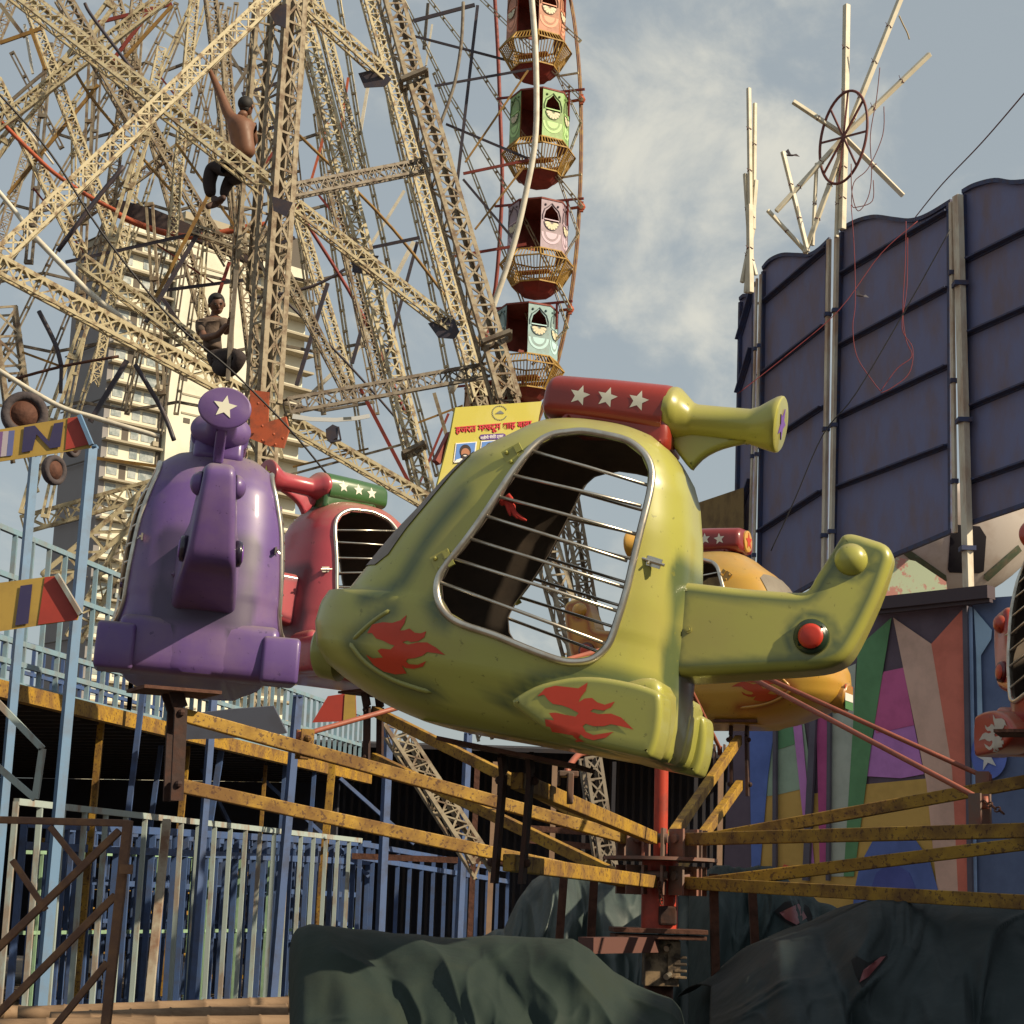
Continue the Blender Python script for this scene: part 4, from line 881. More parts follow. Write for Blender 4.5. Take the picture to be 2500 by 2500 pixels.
for i in range(nfl):
    z = zt2-FH*(i+1)
    if z < 10: break
    if i < 34:
        bbox(f0, f1-.2, z-.25, z+.1, 0, 1.3, bled, 'balcony_slab'); bbox(f2-.1, f3+.7, z-.25, z+.12, -1, 1.4, bled, 'balcony_slab')
        bbox(f0+1, f1-.6, z+.1, z+2.8, .01, .04, bw, 'facade_band')
        # windows
        for x0, x1, y in ((f0+1.2, f0+3.0, 0), (f0+5.0, f0+6.4, 0), (f0+6.9, f0+8.3, 0), (f1-2.4, f1-1.2, 0)):
            w_ = MB(); bbox(x0, x1, z+.9, z+2.55, y, y+.12, None, '', mb=w_); w_.build('window', bglass, bld)
        for x0, x1 in ((f2+1.0, f2+2.6), (f2+5.6, f2+7.2)):
            if z+2.6 > zt2: continue
            w_ = MB(); bbox(x0, x1, z+.7, z+2.4, -1, -.85, None, '', mb=w_); w_.build('window', bglass, bld)
        if i % 4 < 2:
            w_ = MB(); bbox(f1+2.5, f1+9, z+.2, z+.5, 1.5, 1.62, None, '', mb=w_); w_.build('groove', bled, bld)
        if i % 2: w_ = MB(); bbox(f0+3.4, f0+4.6, z+.1, z+2.7, 0, .08, None, '', mb=w_); w_.build('recess_shade_slab', bdk, bld)  # raised dark slab stands for the shade of a wall set-back
bbox(f1-.8, f1+.6, 0, zt-2, 0, .3, bdk, 'stair_shade_strip')  # dark strip painted for the shade of the stairwell set-back
for i in range(1, 34, 3):
    z = zt2-FH*i
    if z < 5: break
    w_ = MB(); w_.box(bo-bx_dir*.02-bn*6.5+Vector((0, 0, z)), .2, 12.8, .18, Matrix((bx_dir, bn, Vector((0, 0, 1)))).transposed()); w_.build('floor_joint', bdk, bld)
for i in range(26):
    z = zt2-FH*(1+random.randrange(22))+.5; x = random.choice([f0+4.2, f0+8.9, f1-3.2, f2+4.2, f2+8.4]); bbox(x, x+1.0, z, z+.75, .05 if x < f1 else -.95, .55 if x < f1 else -.45, bglass if i % 3 else bled, 'air_conditioner')
for i in range(10):
    z = zt-FH*(2+2.2*i); bbox(f1+2+(i % 3), f1+3.2+(i % 3), z, z+.8, 1.5, 1.6, bdk, 'vent')
# ---------------------------------------------------------------- curved dark hoarding with orange edge behind the wheel legs
YB = 27.5
m_ = MB(); top = [(225, 478), (300, 489), (380, 512), (455, 543), (560, 590), (640, 625)]; bot = [(225, 490), (300, 530), (380, 562), (455, 575), (560, 622), (640, 655)]
n = len(top); V = [P(x, y, YB) for x, y in top]+[P(x, y, YB) for x, y in bot]; V += [v+Vector((0, .15, 0)) for v in V]
m_.add(V, [(i, i+1, n+i+1, n+i) for i in range(n-1)]+[(2*n+i, 2*n+i+1, 3*n+i+1, 3*n+i)[::-1] for i in range(n-1)]+[(i, i+1, 2*n+i+1, 2*n+i)[::-1] for i in range(n-1)]+[(n+i, n+i+1, 3*n+i+1, 3*n+i) for i in range(n-1)])
hb = empty('swing_track', P(430, 560, YB), 'curved dark boarded band with an orange lower edge behind the wheel legs', 'ride track')
m_.build('boarding', mat('dark_boards', (.045, .032, .035), .8, c2=(.10, .06, .05), sc=12, amt=.6, stretch=(1, 1, 12)), hb)
m_ = MB(); m_.tube(catmull([P(x, y, YB-.2) for x, y in [(215, 478), (300, 530), (380, 562), (455, 578), (520, 572), (600, 555), (650, 548)]], 6), .05, 6); m_.build('edge_rail', orange, hb, smooth=True)
# ---------------------------------------------------------------- blue hoardings on the right
bA = P(2330, 1000, 20); bdir = Vector((-.375, .927, 0)).normalized(); bnn = Vector((-bdir.y, bdir.x, 0)); 
if bnn.dot(Vector((0, -1, 0))) < 0: bnn = -bnn
bnn = Vector((-.927, -.375, 0))
blue = mat('faded_blue_sheet', (.175, .185, .33), .75, c2=(.22, .16, .165), sc=3.0, amt=.75, lo=.42, hi=.68, stretch=(1, 1, .45), bump=.12, bsc=20)
bluef = mat('blue_angle_iron', (.04, .055, .13), .65, c2=(.09, .05, .04), sc=12, amt=.6)
post_m = mat('pale_scuffed_post', (.66, .60, .48), .6, c2=(.40, .22, .13), sc=5, amt=.8, stretch=(1, 1, .3))
def BL(px, py, off=0): return PL(px, py, bA+bnn*off, bnn)
def hoarding(top, bot, label, ledges, frame_l=True):
    """top: px list left->right along the upper edge; bot: two px points (left,right)"""
    h = empty('hoarding', BL((bot[0][0]+bot[1][0])/2, bot[0][1]), label, 'hoarding', 'blue sheet hoardings in a row')
    tp = catmull([Vector((x, y, 0)) for x, y in top], 5); poly = [BL(p.x, p.y) for p in tp]+[BL(*bot[1]), BL(*bot[0])]
    m_ = MB(); m_.prism(poly, -bnn*.02); m_.build('sheet', blue, h)
    m_ = MB(); up_ = [BL(p.x, p.y, .03) for p in tp]
    for a, b in zip(up_, up_[1:]): m_.bar(a, b, .05, .03, bnn)
    m_.build('top_edge', bluef, h)
    for (a, b) in ledges:
        A, B = BL(*a), BL(*b); m_ = MB(); m_.bar(A+bnn*.045, B+bnn*.045, .09, .02, (0, 0, 1)); m_.bar(A+bnn*.012, B+bnn*.012, .02, .06, (0, 0, 1)); m_.build('ledge', bluef, h)
    m_ = MB(); A, B = BL(top[0][0]+3, top[0][1]+8, .02), BL(bot[0][0]+3, bot[0][1]-2, .02); m_.bar(A, B, .05, .06, bnn); A, B = BL(top[-1][0]-3, top[-1][1]+8, .02), BL(bot[1][0]-3, bot[1][1]-2, .02); m_.bar(A, B, .05, .06, bnn)
    m_.bar(BL(bot[0][0], bot[0][1], .03), BL(bot[1][0], bot[1][1], .03), .05, .04, bnn); m_.build('edge_frame', bluef, h)
    return h
hoarding([(2052, 560), (2090, 540), (2135, 529), (2185, 535), (2225, 538), (2265, 525), (2322, 491)], [(2030, 1420), (2326, 1296)], 'widest blue sheet hoarding with a wavy top, behind the lime tail fin', [((2058, 670), (2322, 515)), ((2055, 844), (2322, 702)), ((2053, 1018), (2318, 894)), ((2048, 1190), (2318, 1088))])
hoarding([(1862, 655), (1880, 635), (1910, 622), (1945, 622), (1975, 622), (2000, 608), (2026, 583)], [(1850, 1500), (2016, 1408)], 'blue sheet hoarding with a wavy top, just right of the tall bundle of tubes', [((1862, 744), (2024, 606)), ((1860, 918), (2018, 795)), ((1858, 1095), (2012, 994)), ((1856, 1300), (2010, 1200))])
hoarding([(1806, 730), (1815, 722), (1828, 718), (1846, 690)], [(1792, 1500), (1838, 1480)], 'narrow grey blue sheet hoarding at the far left of the row', [((1808, 830), (1844, 705)), ((1806, 960), (1840, 850)), ((1804, 1270), (1838, 1170))])
hoarding([(2350, 468), (2380, 452), (2430, 440), (2480, 445), (2560, 430), (2640, 380)], [(2362, 1280), (2660, 1180)], 'blue sheet hoarding at the right edge of the photo, highest of the row', [((2356, 640), (2640, 500)), ((2356, 820), (2650, 690)), ((2358, 1000), (2650, 880)), ((2362, 1180), (2650, 1080))])
def post(a, b, w, label, off=.12, m=post_m):
    p = empty('post', BL(b[0], b[1], off), label, 'post', 'pale posts between the hoardings'); A, B = BL(*a, off), BL(*b, off)
    m_ = MB(); m_.bar(A, B, w, w*.7, bnn); m_.build('tube', m, p)
    for t in (.22, .55, .85): c_ = A.lerp(B, t); mm = MB(); mm.box(c_, w*1.5, w*1.5, .05); mm.build('clamp', bluef, p)
post((2338, 478), (2366, 1500), .105, 'pale post on the right of the widest hoarding'); post((2322, 494), (2332, 1300), .05, 'thin pale post along the right edge of the widest hoarding')
post((2043, 575), (2028, 1430), .06, 'pale post left of the widest hoarding, under the star frame'); post((2024, 585), (2010, 1440), .06, 'rusty yellow white post right of the second hoarding')
post((1857, 670), (1838, 1480), .035, 'thin pale post left of the second hoarding'); post((1848, 680), (1826, 1480), .035, 'thin rusty post right of the narrowest hoarding')
# ---------------------------------------------------------------- light tubes: tall bundles and the star frame
tube_m = mat('cream_tube_light', (.62, .57, .44), .5, c2=(.42, .35, .24), sc=4, amt=.5); wire_m = mat('thin_wire', (.16, .05, .05), .7)
YS = 21.5
def tubes(name, label, cat, items, Y=YS, w=.05):
    e = empty(name, P(items[0][1][0], items[0][1][1], Y), label, cat)
    for k, (a, b, ww) in enumerate(items):
        m_ = MB(); A, B = P(*a, Y+.04*(k % 3)), P(*b, Y+.04*(k % 3)); m_.bar(A, B, ww/F*Y, ww/F*Y, -FW, roll=.5); m_.build('light_tube', tube_m, e, bevel=.006)
        n_ = max(1, int((A-B).length/.6))
        for i in range(1, n_+1):
            c_ = A.lerp(B, i/(n_+1)); d = (B-A).normalized(); x = d.orthogonal().normalized(); y = d.cross(x); r_ = ww/F*Y*.62
            mm = MB(); mm.tube([c_+x*(r_*math.cos(t))+y*(r_*math.sin(t))+d*(.01*math.sin(3*t)) for t in [2*math.pi*j/8 for j in range(8)]], .006, 4, closed=True); mm.tube([c_+x*r_, c_+x*r_*2+Vector((0, 0, .02))], .004, 4); mm.build('wire_tie', wire_m, e)
    return e
star_e = tubes('light_star', 'star shaped frame of pale light tubes with a dark red ring, above the hoardings', 'light star', [((2067, 12), (2062, 335), 15), ((2062, 335), (2056, 560), 15), ((2205, -20), (2065, 330), 13), ((2270, 132), (2062, 332), 12), ((2205, 478), (2062, 335), 12), ((1936, 248), (2060, 330), 11), ((1895, 516), (2060, 335), 11), ((1965, 618), (2055, 370), 12), ((2050, 340), (2042, 580), 9)])
m_ = MB(); rc = P(2059, 335, YS-.12); rv = (P(2059, 228, YS-.12)-rc); ru = (P(2108, 318, YS-.12)-rc)+Vector((0, -.25, 0))
m_.tube([rc+rv*math.cos(t)+ru*math.sin(t) for t in [2*math.pi*i/48 for i in range(48)]], .018, 8, closed=True); ring = m_.build('ring', mat('dark_red_ring', (.13, .03, .025), .5, c2=(.2, .06, .04), sc=8, amt=.5), star_e, smooth=True)
for t in [math.pi*k/4+.2 for k in range(8)]: m_ = MB(); m_.bar(rc, rc+rv*math.cos(t)+ru*math.sin(t), .022); m_.build('ring_spoke', MATS['dark_red_ring'], star_e)
tubes('tube_bundle', 'upright bundle of tied pale light tubes left of the hoardings', 'tube bundle', [((1828, 215), (1832, 520), 10), ((1843, 252), (1840, 560), 9), ((1819, 424), (1830, 600), 9), ((1830, 500), (1832, 715), 14), ((1845, 440), (1822, 715), 11), ((1838, 560), (1812, 690), 10), ((1828, 600), (1846, 672), 8)])
tubes('tube_bundle', 'fan of three leaning light tubes below the star frame', 'tube bundle', [((1911, 370), (1972, 615), 10), ((1994, 398), (1984, 600), 8), ((1874, 513), (1968, 615), 9)])
def wire(name, label, pts, r, Y, m, cat='cable'):
    Ys = Y if isinstance(Y, (list, tuple)) else (Y, Y)
    m_ = MB(); m_.tube(catmull([P(x, y, lerp(Ys[0], Ys[1], i/(len(pts)-1))) for i, (x, y) in enumerate(pts)], 5), r, 5); return tag(m_.build(name, m, None, smooth=True), label, cat)
redw = mat('red_wire', (.22, .03, .035), .7); blackw = mat('black_cable', (.02, .018, .02), .6)
wire('wire', 'thin tangled wire hanging right of the star frame', [(2148, 165), (2140, 240), (2125, 330), (2128, 420), (2120, 480), (2095, 515), (2080, 470), (2078, 400)], .006, 21.2, wire_m, 'wire'); wire('wire', 'wire looping from the star ring down to the widest hoarding', [(2158, 260), (2155, 330), (2120, 410), (2085, 445), (2080, 500), (2095, 505), (2130, 490), (2132, 440)], .006, 21.2, wire_m, 'wire')
wire('wire', 'short frayed wire at the upper end of the longest star tube', [(2195, 38), (2205, 60), (2215, 80), (2220, 96)], .010, 21.2, mat('straw_tie', (.45, .35, .2), .8), 'wire')
wire('wire', 'left red wire dangling over the widest hoarding', [(2078, 500), (2086, 620), (2088, 740), (2082, 800), (2092, 870), (2130, 930), (2150, 955)], .0042, 17.2, redw, 'wire'); wire('wire', 'middle red wire dangling over the widest hoarding', [(2212, 540), (2210, 640), (2204, 760), (2212, 830), (2226, 870), (2190, 900), (2150, 955)], .0042, 17.2, redw, 'wire')
wire('wire', 'right red wire dangling over the widest hoarding', [(2216, 580), (2214, 700), (2202, 800), (2228, 850), (2220, 910), (2180, 945), (2150, 960)], .0042, 17.1, redw, 'wire')
wire('cable', 'long red cable running diagonally across the second hoarding', [(1800, 962), (1930, 860), (2050, 755), (2150, 620), (2240, 540)], .0042, 17.5, redw); wire('cable', 'dark cable running diagonally down the widest hoarding', [(2320, 560), (2220, 740), (2090, 960), (2010, 1060), (1940, 1220), (1882, 1345)], .006, (16.5, 17.5), blackw)
wire('cable', 'thin cable crossing the sky at the right edge', [(2235, 530), (2300, 450), (2400, 345), (2520, 205)], .007, (21, 15), wire_m); wire('cable', 'black cable crossing in front of the giant wheel', [(-20, 210), (120, 370), (250, 570), (420, 780), (560, 900), (700, 1040), (800, 1160)], .010, (15, 17), blackw)
# birds
for (x, y, Y, s_, lab) in ((1929, 379, 30, .16, 'small dark bird flying in front of the pale cloud'), (2100, 722, 14, .07, 'small dark bird flying in front of the widest hoarding')):
    c_ = P(x, y, Y); m_ = MB(); m_.ball(c_, (s_*.5, s_*.14, s_*.12), n=8); m_.add([c_+Vector((-s_*.2, 0, .0)), c_+Vector((s_*.15, 0, 0)), c_+Vector((-s_*.2, 0, s_*.75)), c_+Vector((-s_*.5, .0, s_*.45))], [(0, 1, 2, 3)]); m_.add([c_+Vector((-s_*.2, .01, .0)), c_+Vector((s_*.15, .01, 0)), c_+Vector((s_*1.1, .02, -s_*.1)), c_+Vector((s_*.7, .02, s_*.25))], [(0, 1, 2, 3)])
    tag(m_.build('bird', darkst), lab, 'bird')
# ---------------------------------------------------------------- painted mural wall
mo = P(2360, 1600, 14.2); md = Vector((-.72, .69, 0)).normalized(); mn = Vector((-md.y, md.x, 0)); 
if mn.y > 0: mn = -mn
def MU(px, py, off=0): return PL(px, py, mo+mn*off, mn)
mural = empty('mural_wall', MU(2100, 2150), 'painted wall of green, pink, violet and ochre stripes behind the ride arms', 'painted wall')
def mcol(n_, c): c = tuple(min(.7, x*2.3) for x in c); return mat('mural_'+n_, c, .8, c2=tuple(x*.6 for x in c), sc=3, amt=.5)
def mpatch(name, pts, c, lay, cv=False):
    q = catmull([Vector((x, y, 0)) for x, y in pts], 4, True) if cv else [Vector((x, y, 0)) for x, y in pts]
    m_ = MB(); m_.prism([MU(p.x, p.y, .004*lay) for p in q], mn*.003); return m_.build('painted_'+name, mcol(name, c), mural)
m_ = MB(); m_.prism([MU(x, y) for x, y in ((1790, 1560), (2372, 1462), (2385, 2300), (1760, 2300))], -mn*.06); m_.build('board', mcol('dark', (.055, .04, .055)), mural)
m_ = MB(); m_.prism([MU(x, y) for x, y in ((2374, 1462), (2700, 1440), (2720, 2300), (2387, 2300))], -mn*.06); m_.build('side_board', mcol('blueside', (.05, .07, .13)), mural)
G_ = (.055, .13, .06); 
mpatch('ochre', [(1850, 2000), (1870, 1930), (1960, 1900), (1975, 1940), (2110, 1915), (2270, 1900), (2300, 1950), (2330, 2290), (1800, 2290), (1845, 2060)], (.27, .17, .045), 1)
mpatch('grey_green', [(1893, 1760), (1960, 1740), (1985, 1920), (1900, 1940), (1865, 1945), (1878, 1850)], (.15, .20, .15), 2)
mpatch('dark_green', [(1893, 1735), (1940, 1735), (1945, 1815), (1900, 1830)], (.06, .14, .07), 3)
mpatch('pale_grey', [(2025, 1650), (2090, 1620), (2068, 2140), (2028, 2140)], (.20, .22, .19), 2)
mpatch('green', [(2177, 1508), (2095, 1580), (2060, 2140), (2085, 2140), (2130, 1800)], G_, 4)
mpatch('magenta', [(2158, 1640), (2206, 1630), (2232, 1770), (2140, 1790), (2120, 1750)], (.26, .055, .14), 3)
mpatch('violet', [(2138, 1768), (2228, 1750), (2256, 1890), (2200, 1900), (2115, 1895)], (.24, .10, .26), 2)
mpatch('beige', [(2181, 1508), (2274, 1572), (2330, 1900), (2345, 2290), (2300, 2290), (2262, 1910)], (.32, .20, .16), 4)
mpatch('brick_red', [(2274, 1572), (2352, 1486), (2370, 2290), (2345, 2290), (2325, 1880)], (.30, .085, .06), 5)
mpatch('blue_strip', [(2358, 1480), (2374, 1482), (2388, 2290), (2369, 2290)], (.13, .19, .38), 6)
mpatch('blue_triangle', [(2378, 1486), (2422, 1538), (2420, 1560), (2395, 1600), (2400, 1800), (2390, 1900), (2384, 1600)], (.15, .22, .44), 6)
mpatch('violet_stripe', [(1935, 1755), (1955, 1740), (1990, 2130), (1975, 2130)], (.25, .10, .25), 5)
mpatch('magenta_stripe', [(1993, 1740), (2018, 1700), (2024, 2130), (2002, 2130)], (.22, .04, .12), 5)
mpatch('blue_left', [(1830, 1765), (1893, 1760), (1875, 1900), (1855, 2130), (1835, 2130)], (.05, .08, .22), 4)
mpatch('blue_arch', [(2085, 2180), (2100, 2110), (2130, 2055), (2180, 2035), (2235, 2050), (2270, 2100), (2292, 2180), (2295, 2280), (2080, 2280)], (.05, .075, .20), 6)
mpatch('navy_arch', [(2120, 2190), (2140, 2130), (2180, 2105), (2220, 2130), (2245, 2190), (2245, 2280), (2115, 2280)], (.04, .05, .17), 7)
mpatch('red_dot', [(1900, 2130), (1915, 2110), (1935, 2118), (1940, 2135), (1920, 2145)], (.30, .05, .03), 7)
for (a, b, w) in (((1893, 1745), (1892, 2130), .035), ((1988, 1720), (1968, 2150), .06), ((2026, 1680), (2022, 2150), .03), ((2357, 1480), (2372, 2290), .04)):
    m_ = MB(); m_.bar(MU(*a, .04), MU(*b, .04), w, .03, mn); m_.build('batten', mcol('batten', (.05, .045, .06)), mural)
m_ = MB(); m_.bar(MU(2120, 1478, .1), MU(2420, 1446, .1), .10, .12, mn); m_.bar(MU(2120, 1498, .1), MU(2420, 1466, .1), .03, .05, mn); m_.build('top_rail', mat('dark_plum_rail', (.06, .04, .05), .7), mural)
# small white flame mark and right side blue disc
m_ = MB(); q = [(2386, 1800), (2400, 1800), (2396, 1820), (2410, 1812), (2420, 1830), (2440, 1850), (2420, 1848), (2432, 1870), (2412, 1862), (2400, 1880), (2402, 1856), (2384, 1846), (2394, 1838), (2384, 1822)]
m_.prism([MU(x, y, .045) for x, y in q], mn*.003); m_.build('white_flame', mcol('white', (.55, .55, .52)), mural)
m_ = MB(); c_ = Vector((2415, 1840, 0)); m_.prism([MU(2415+44*math.cos(t), 1842+60*math.sin(t), .034) for t in [2*math.pi*i/24 for i in range(24)]], mn*.003); m_.build('navy_disc', mcol('navy', (.06, .09, .28)), mural)
# ---------------------------------------------------------------- pale canopy ride with green stripes, high behind the mural
cp = empty('canopy_ride', P(2330, 1460, 18.5), 'pale bowl shaped ride body with a black patch painted as its dark opening and dark green stripes behind the hoarding', 'canopy ride')
YC = 22.0; pal = mat('pale_pink_grp', (.52, .47, .43), .55, c2=(.34, .26, .20), sc=3, amt=.5)
V = []; Fc = []; NX, NZ = 22, 12
cx_, wx = P(2345, 1300, YC), 1.05
for iz in range(NZ+1):
    t = iz/NZ; a = math.pi/2*t
    for ix in range(NX+1):
        th = math.pi*(1.0+ix/NX); rr_ = 1.02*math.cos(a*.92)**.6 if iz < NZ else .3
        V.append(Vector((cx_.x+1.3*rr_*math.cos(th), cx_.y+.7*rr_*math.sin(th)+.8, P(2345, 1175, YC).z-1.3*t**.9)))
for iz in range(NZ):
    for ix in range(NX): k = iz*(NX+1)+ix; Fc.append((k, k+1, k+NX+2, k+NX+1))
Fc.append(tuple((NZ)*(NX+1)+i for i in range(NX+1)))
m_ = MB(); m_.add(V, Fc); cb = m_.build('shell', pal, cp, smooth=True); cb.modifiers.new('s', 'SOLIDIFY').thickness = .03
bv = BVHTree.FromPolygons([v.co+wloc(cp) for v in cb.data.vertices], [p.vertices for p in cb.data.polygons])
def pdecal(pts, m, name, par, off=.012):
    V2 = []; q = resample([Vector((x, y)) for x, y in pts], 8)
    vs, fs, _ = tri2d([Vector((x, y)) for x, y in pts], 9); V2 = []; ok = []
    for v in vs:
        d = ray(v.x, v.y).normalized(); h = bv.ray_cast(EYE, d)
        V2.append(h[0]-d*off if h[0] else Vector((0, 0, 0))); ok.append(h[0] is not None)
    mm = MB(); mm.add(V2, [f for f in fs if all(ok[i] for i in f)]); return mm.build(name, m, par, smooth=True) if mm.f and any(all(ok[i] for i in f) for f in fs) else None
pdecal([(2322, 1280), (2392, 1285), (2408, 1310), (2402, 1395), (2390, 1400), (2318, 1398), (2314, 1390)], mat('opening_shade_black', (.012, .01, .016), .9), 'opening', cp); gs = mat('moss_stripe', (.075, .10, .06), .7, c2=(.2, .14, .10), sc=14, amt=.5)  # black patch on the shell stands for the dark inside it
pdecal([(2195, 1345), (2210, 1335), (2310, 1405), (2312, 1418), (2300, 1425), (2288, 1418)], gs, 'stripe', cp); pdecal([(2486, 1330), (2495, 1345), (2412, 1420), (2402, 1412), (2404, 1402)], gs, 'stripe', cp)
# green floral board seen below it
m_ = MB(); q = [(2145, 1470), (2190, 1360), (2235, 1370), (2310, 1420), (2315, 1455), (2230, 1462)]; m_.prism([P(x, y, 20.5) for x, y in q], Vector((0, .05, 0)))
fbm = mat('floral_painted_board', (.45, .52, .36), .7, c2=(.50, .20, .18), sc=7, amt=.9, lo=.53, hi=.58); tag(m_.build('painted_board', fbm), 'pale green board with pink floral painting under the bowl shaped ride', 'painted board')
# ---------------------------------------------------------------- yellow brown sheet wall far behind
m_ = MB(); wa = [P(1690, 1232, 26), P(1815, 1190, 24), P(1815, 1560, 24), P(1690, 1560, 26)]; m_.prism(wa, Vector((.02, .1, 0)))
tag(m_.build('sheet_wall', mat('mustard_sheet', (.22, .14, .04), .8, c2=(.10, .06, .03), sc=3, amt=.7)), 'mustard brown sheet wall seen between the lime seat and the hoardings', 'wall')
# ---------------------------------------------------------------- yellow poster with Hindi writing
px0 = [(1112, 995), (1323, 980), (1300, 1120), (1070, 1190)]
PO = P(1200, 1085, 12.6); pr = (P(1323, 980, 13.3)-P(1112, 995, 12.5)).normalized(); pd0 = P(1070, 1190, 12.5)-P(1112, 995, 12.5)
pn = pr.cross(pd0).normalized(); 
if pn.dot(FW) > 0: pn = -pn
def PP(px, py, off=0): return PL(px, py, P(1112, 995, 12.5)+pn*off, pn)
poster = empty('poster', PP(1150, 1180), 'yellow banner with red Hindi writing and small portraits behind the lime seat', 'poster')
m_ = MB(); m_.prism([PP(x, y) for x, y in ((1112, 995), (1323, 980), (1311, 1045), (1250, 1260), (1040, 1290), (1100, 1060))], -pn*.012); m_.build('sheet', mat('yellow_banner', (.46, .41, .07), .5, c2=(.52, .48, .22), sc=2, amt=.5), poster)
pM = Matrix((pr, -(pr.cross(pn)).normalized() if (pr.cross(pn)).z < 0 else pr.cross(pn).normalized(), pn)).transposed().to_4x4()
def ptext(s_, px, py, hpx, c, width=None, name='lettering'):
    loc = PP(px, py, .006); WR = (PP(px+width/2, py, .006)-PP(px-width/2, py, .006)).length; sz = hpx/F*12.6
    o = text_mesh(s_, sz, c, name, poster, Matrix.Identity(4)); me = o.data; xs = [v.co.x for v in me.vertices]
    sx = WR/(max(xs)-min(xs)) if width and xs else 1; cx = (max(xs)+min(xs))/2 if xs else 0
    me.transform(Matrix.Translation(-Vector((cx, 0, 0)))); me.transform(Matrix.Diagonal((sx, 1, 1, 1))); me.transform(Matrix.Translation(loc-wloc(poster)) @ pM); return o
pred = mat('poster_red', (.50, .03, .05), .5); ppur = mat('poster_purple', (.10, .04, .22), .5); pwh = mat('poster_white', (.72, .70, .66), .5); pbl = mat('poster_blue', (.10, .22, .55), .5); pgr = mat('poster_grey', (.16, .17, .16), .5)
ptext('हजरत मखदूम शाह बाबा', 1208, 1049, 24, pred, 186)
m_ = MB(); q = [(1170, 1067), (1174, 1061), (1228, 1058), (1234, 1061), (1232, 1069), (1228, 1072), (1174, 1074)]; m_.prism([PP(x, y, .004) for x, y in q], pn*.003); m_.build('name_band', ppur, poster); ptext('माहीमी चॅरिटी ट्रस्ट', 1201, 1070, 10, pwh, 56)
for k, (x, y) in enumerate(((1136, 1104), (1198, 1099), (1262, 1094))):
    m_ = MB(); m_.prism([PP(x+a, y+b, .004) for a, b in ((-24, -22), (28, -26), (22, 16), (-30, 24))], pn*.003); f_ = m_.build('portrait', pwh, poster)
    m_ = MB(); m_.prism([PP(x+a, y+b, .008) for a, b in ((-21, -20), (25, -24), (20, 14), (-26, 21))], pn*.002); m_.build('blue_ground', pbl, f_)
    def oval(cx, cy, rx, ry, off, c, nm_):
        m_ = MB(); m_.prism([PP(cx+rx*math.cos(t), cy+ry*math.sin(t), off) for t in [2*math.pi*i/18 for i in range(18)]], pn*.0015); m_.build(nm_, c, f_)
    oval(x, y-2, 14, 17, .011, mat('portrait_hair', (.03, .02, .02), .7), 'hair'); oval(x, y+2, 10.5, 12, .013, mat('portrait_skin', (.36, .16, .09), .6), 'face'); oval(x-1, y+10, 9, 6.5, .015, MATS['portrait_hair'], 'beard'); oval(x-1, y+8.5, 4, 1.6, .017, pwh, 'smile')
    m_ = MB(); m_.prism([PP(x+a, y+b, .012) for a, b in ((-28, 26), (-22, 18), (-8, 14), (8, 14), (20, 16), (21, 20))], pn*.0015); m_.build('shirt', pwh, f_)
m_ = MB()
for i in range(22):
    t = math.radians(-60+i*(300/21)); cx, cy = 1220+18*math.sin(t+math.pi), 1008-18*math.cos(t+math.pi)*.95; t2 = t+.5
    m_.prism([PP(cx+2.6*math.cos(t2), cy+2.6*math.sin(t2), .004), PP(cx+math.cos(t2+1.57), cy+math.sin(t2+1.57), .004), PP(cx-2.6*math.cos(t2), cy-2.6*math.sin(t2), .004), PP(cx-math.cos(t2+1.57), cy-math.sin(t2+1.57), .004)], pn*.002)
m_.build('wreath', pgr, poster); m_ = MB(); m_.prism([PP(x, y, .004) for x, y in ((1209, 1010), (1216, 1005), (1221, 1002), (1226, 1005), (1231, 1009), (1229, 1010))], pn*.002); m_.build('emblem', pgr, poster)
m_ = MB(); m_.bar(PP(1065, 1130, -.05), PP(1100, 1060, -.05), .05); m_.build('pole', redst, poster)
# white pennant and flood lamp hanging on the wheel frame
m_ = MB(); q = [(715, 1010), (760, 1018), (820, 1020), (870, 1016), (902, 1010), (903, 1020), (870, 1026), (820, 1030), (760, 1028), (713, 1022)]; m_.prism([P(x, y, 19) for x, y in q], Vector((0, .01, 0))); pw = tag(m_.build('pennant', mat('white_cloth_strip', (.62, .62, .60), .7), None), 'white cloth strip with a small mark stretched below the lattice cross beam', 'cloth strip')
m_ = MB(); m_.bar(P(838, 1022, 18.97), P(858, 1021, 18.97), .03, .008, -FW); m_.build('mark', pgr, pw)
fl_e = empty('flood_lamp', P(808, 1050, 20), 'black flood lamp hanging under the white cloth strip', 'flood lamp'); m_ = MB(); m_.prism([P(x, y, 20) for x, y in ((795, 1048), (812, 1036), (826, 1042), (822, 1068), (806, 1078), (796, 1066))], Vector((0, .12, 0))); m_.build('housing', darkst, fl_e); m_ = MB(); m_.bar(P(826, 1042, 20), P(832, 1075, 20), .02); m_.bar(P(806, 1078, 20), P(832, 1075, 20), .02); m_.build('bracket', darkst, fl_e)
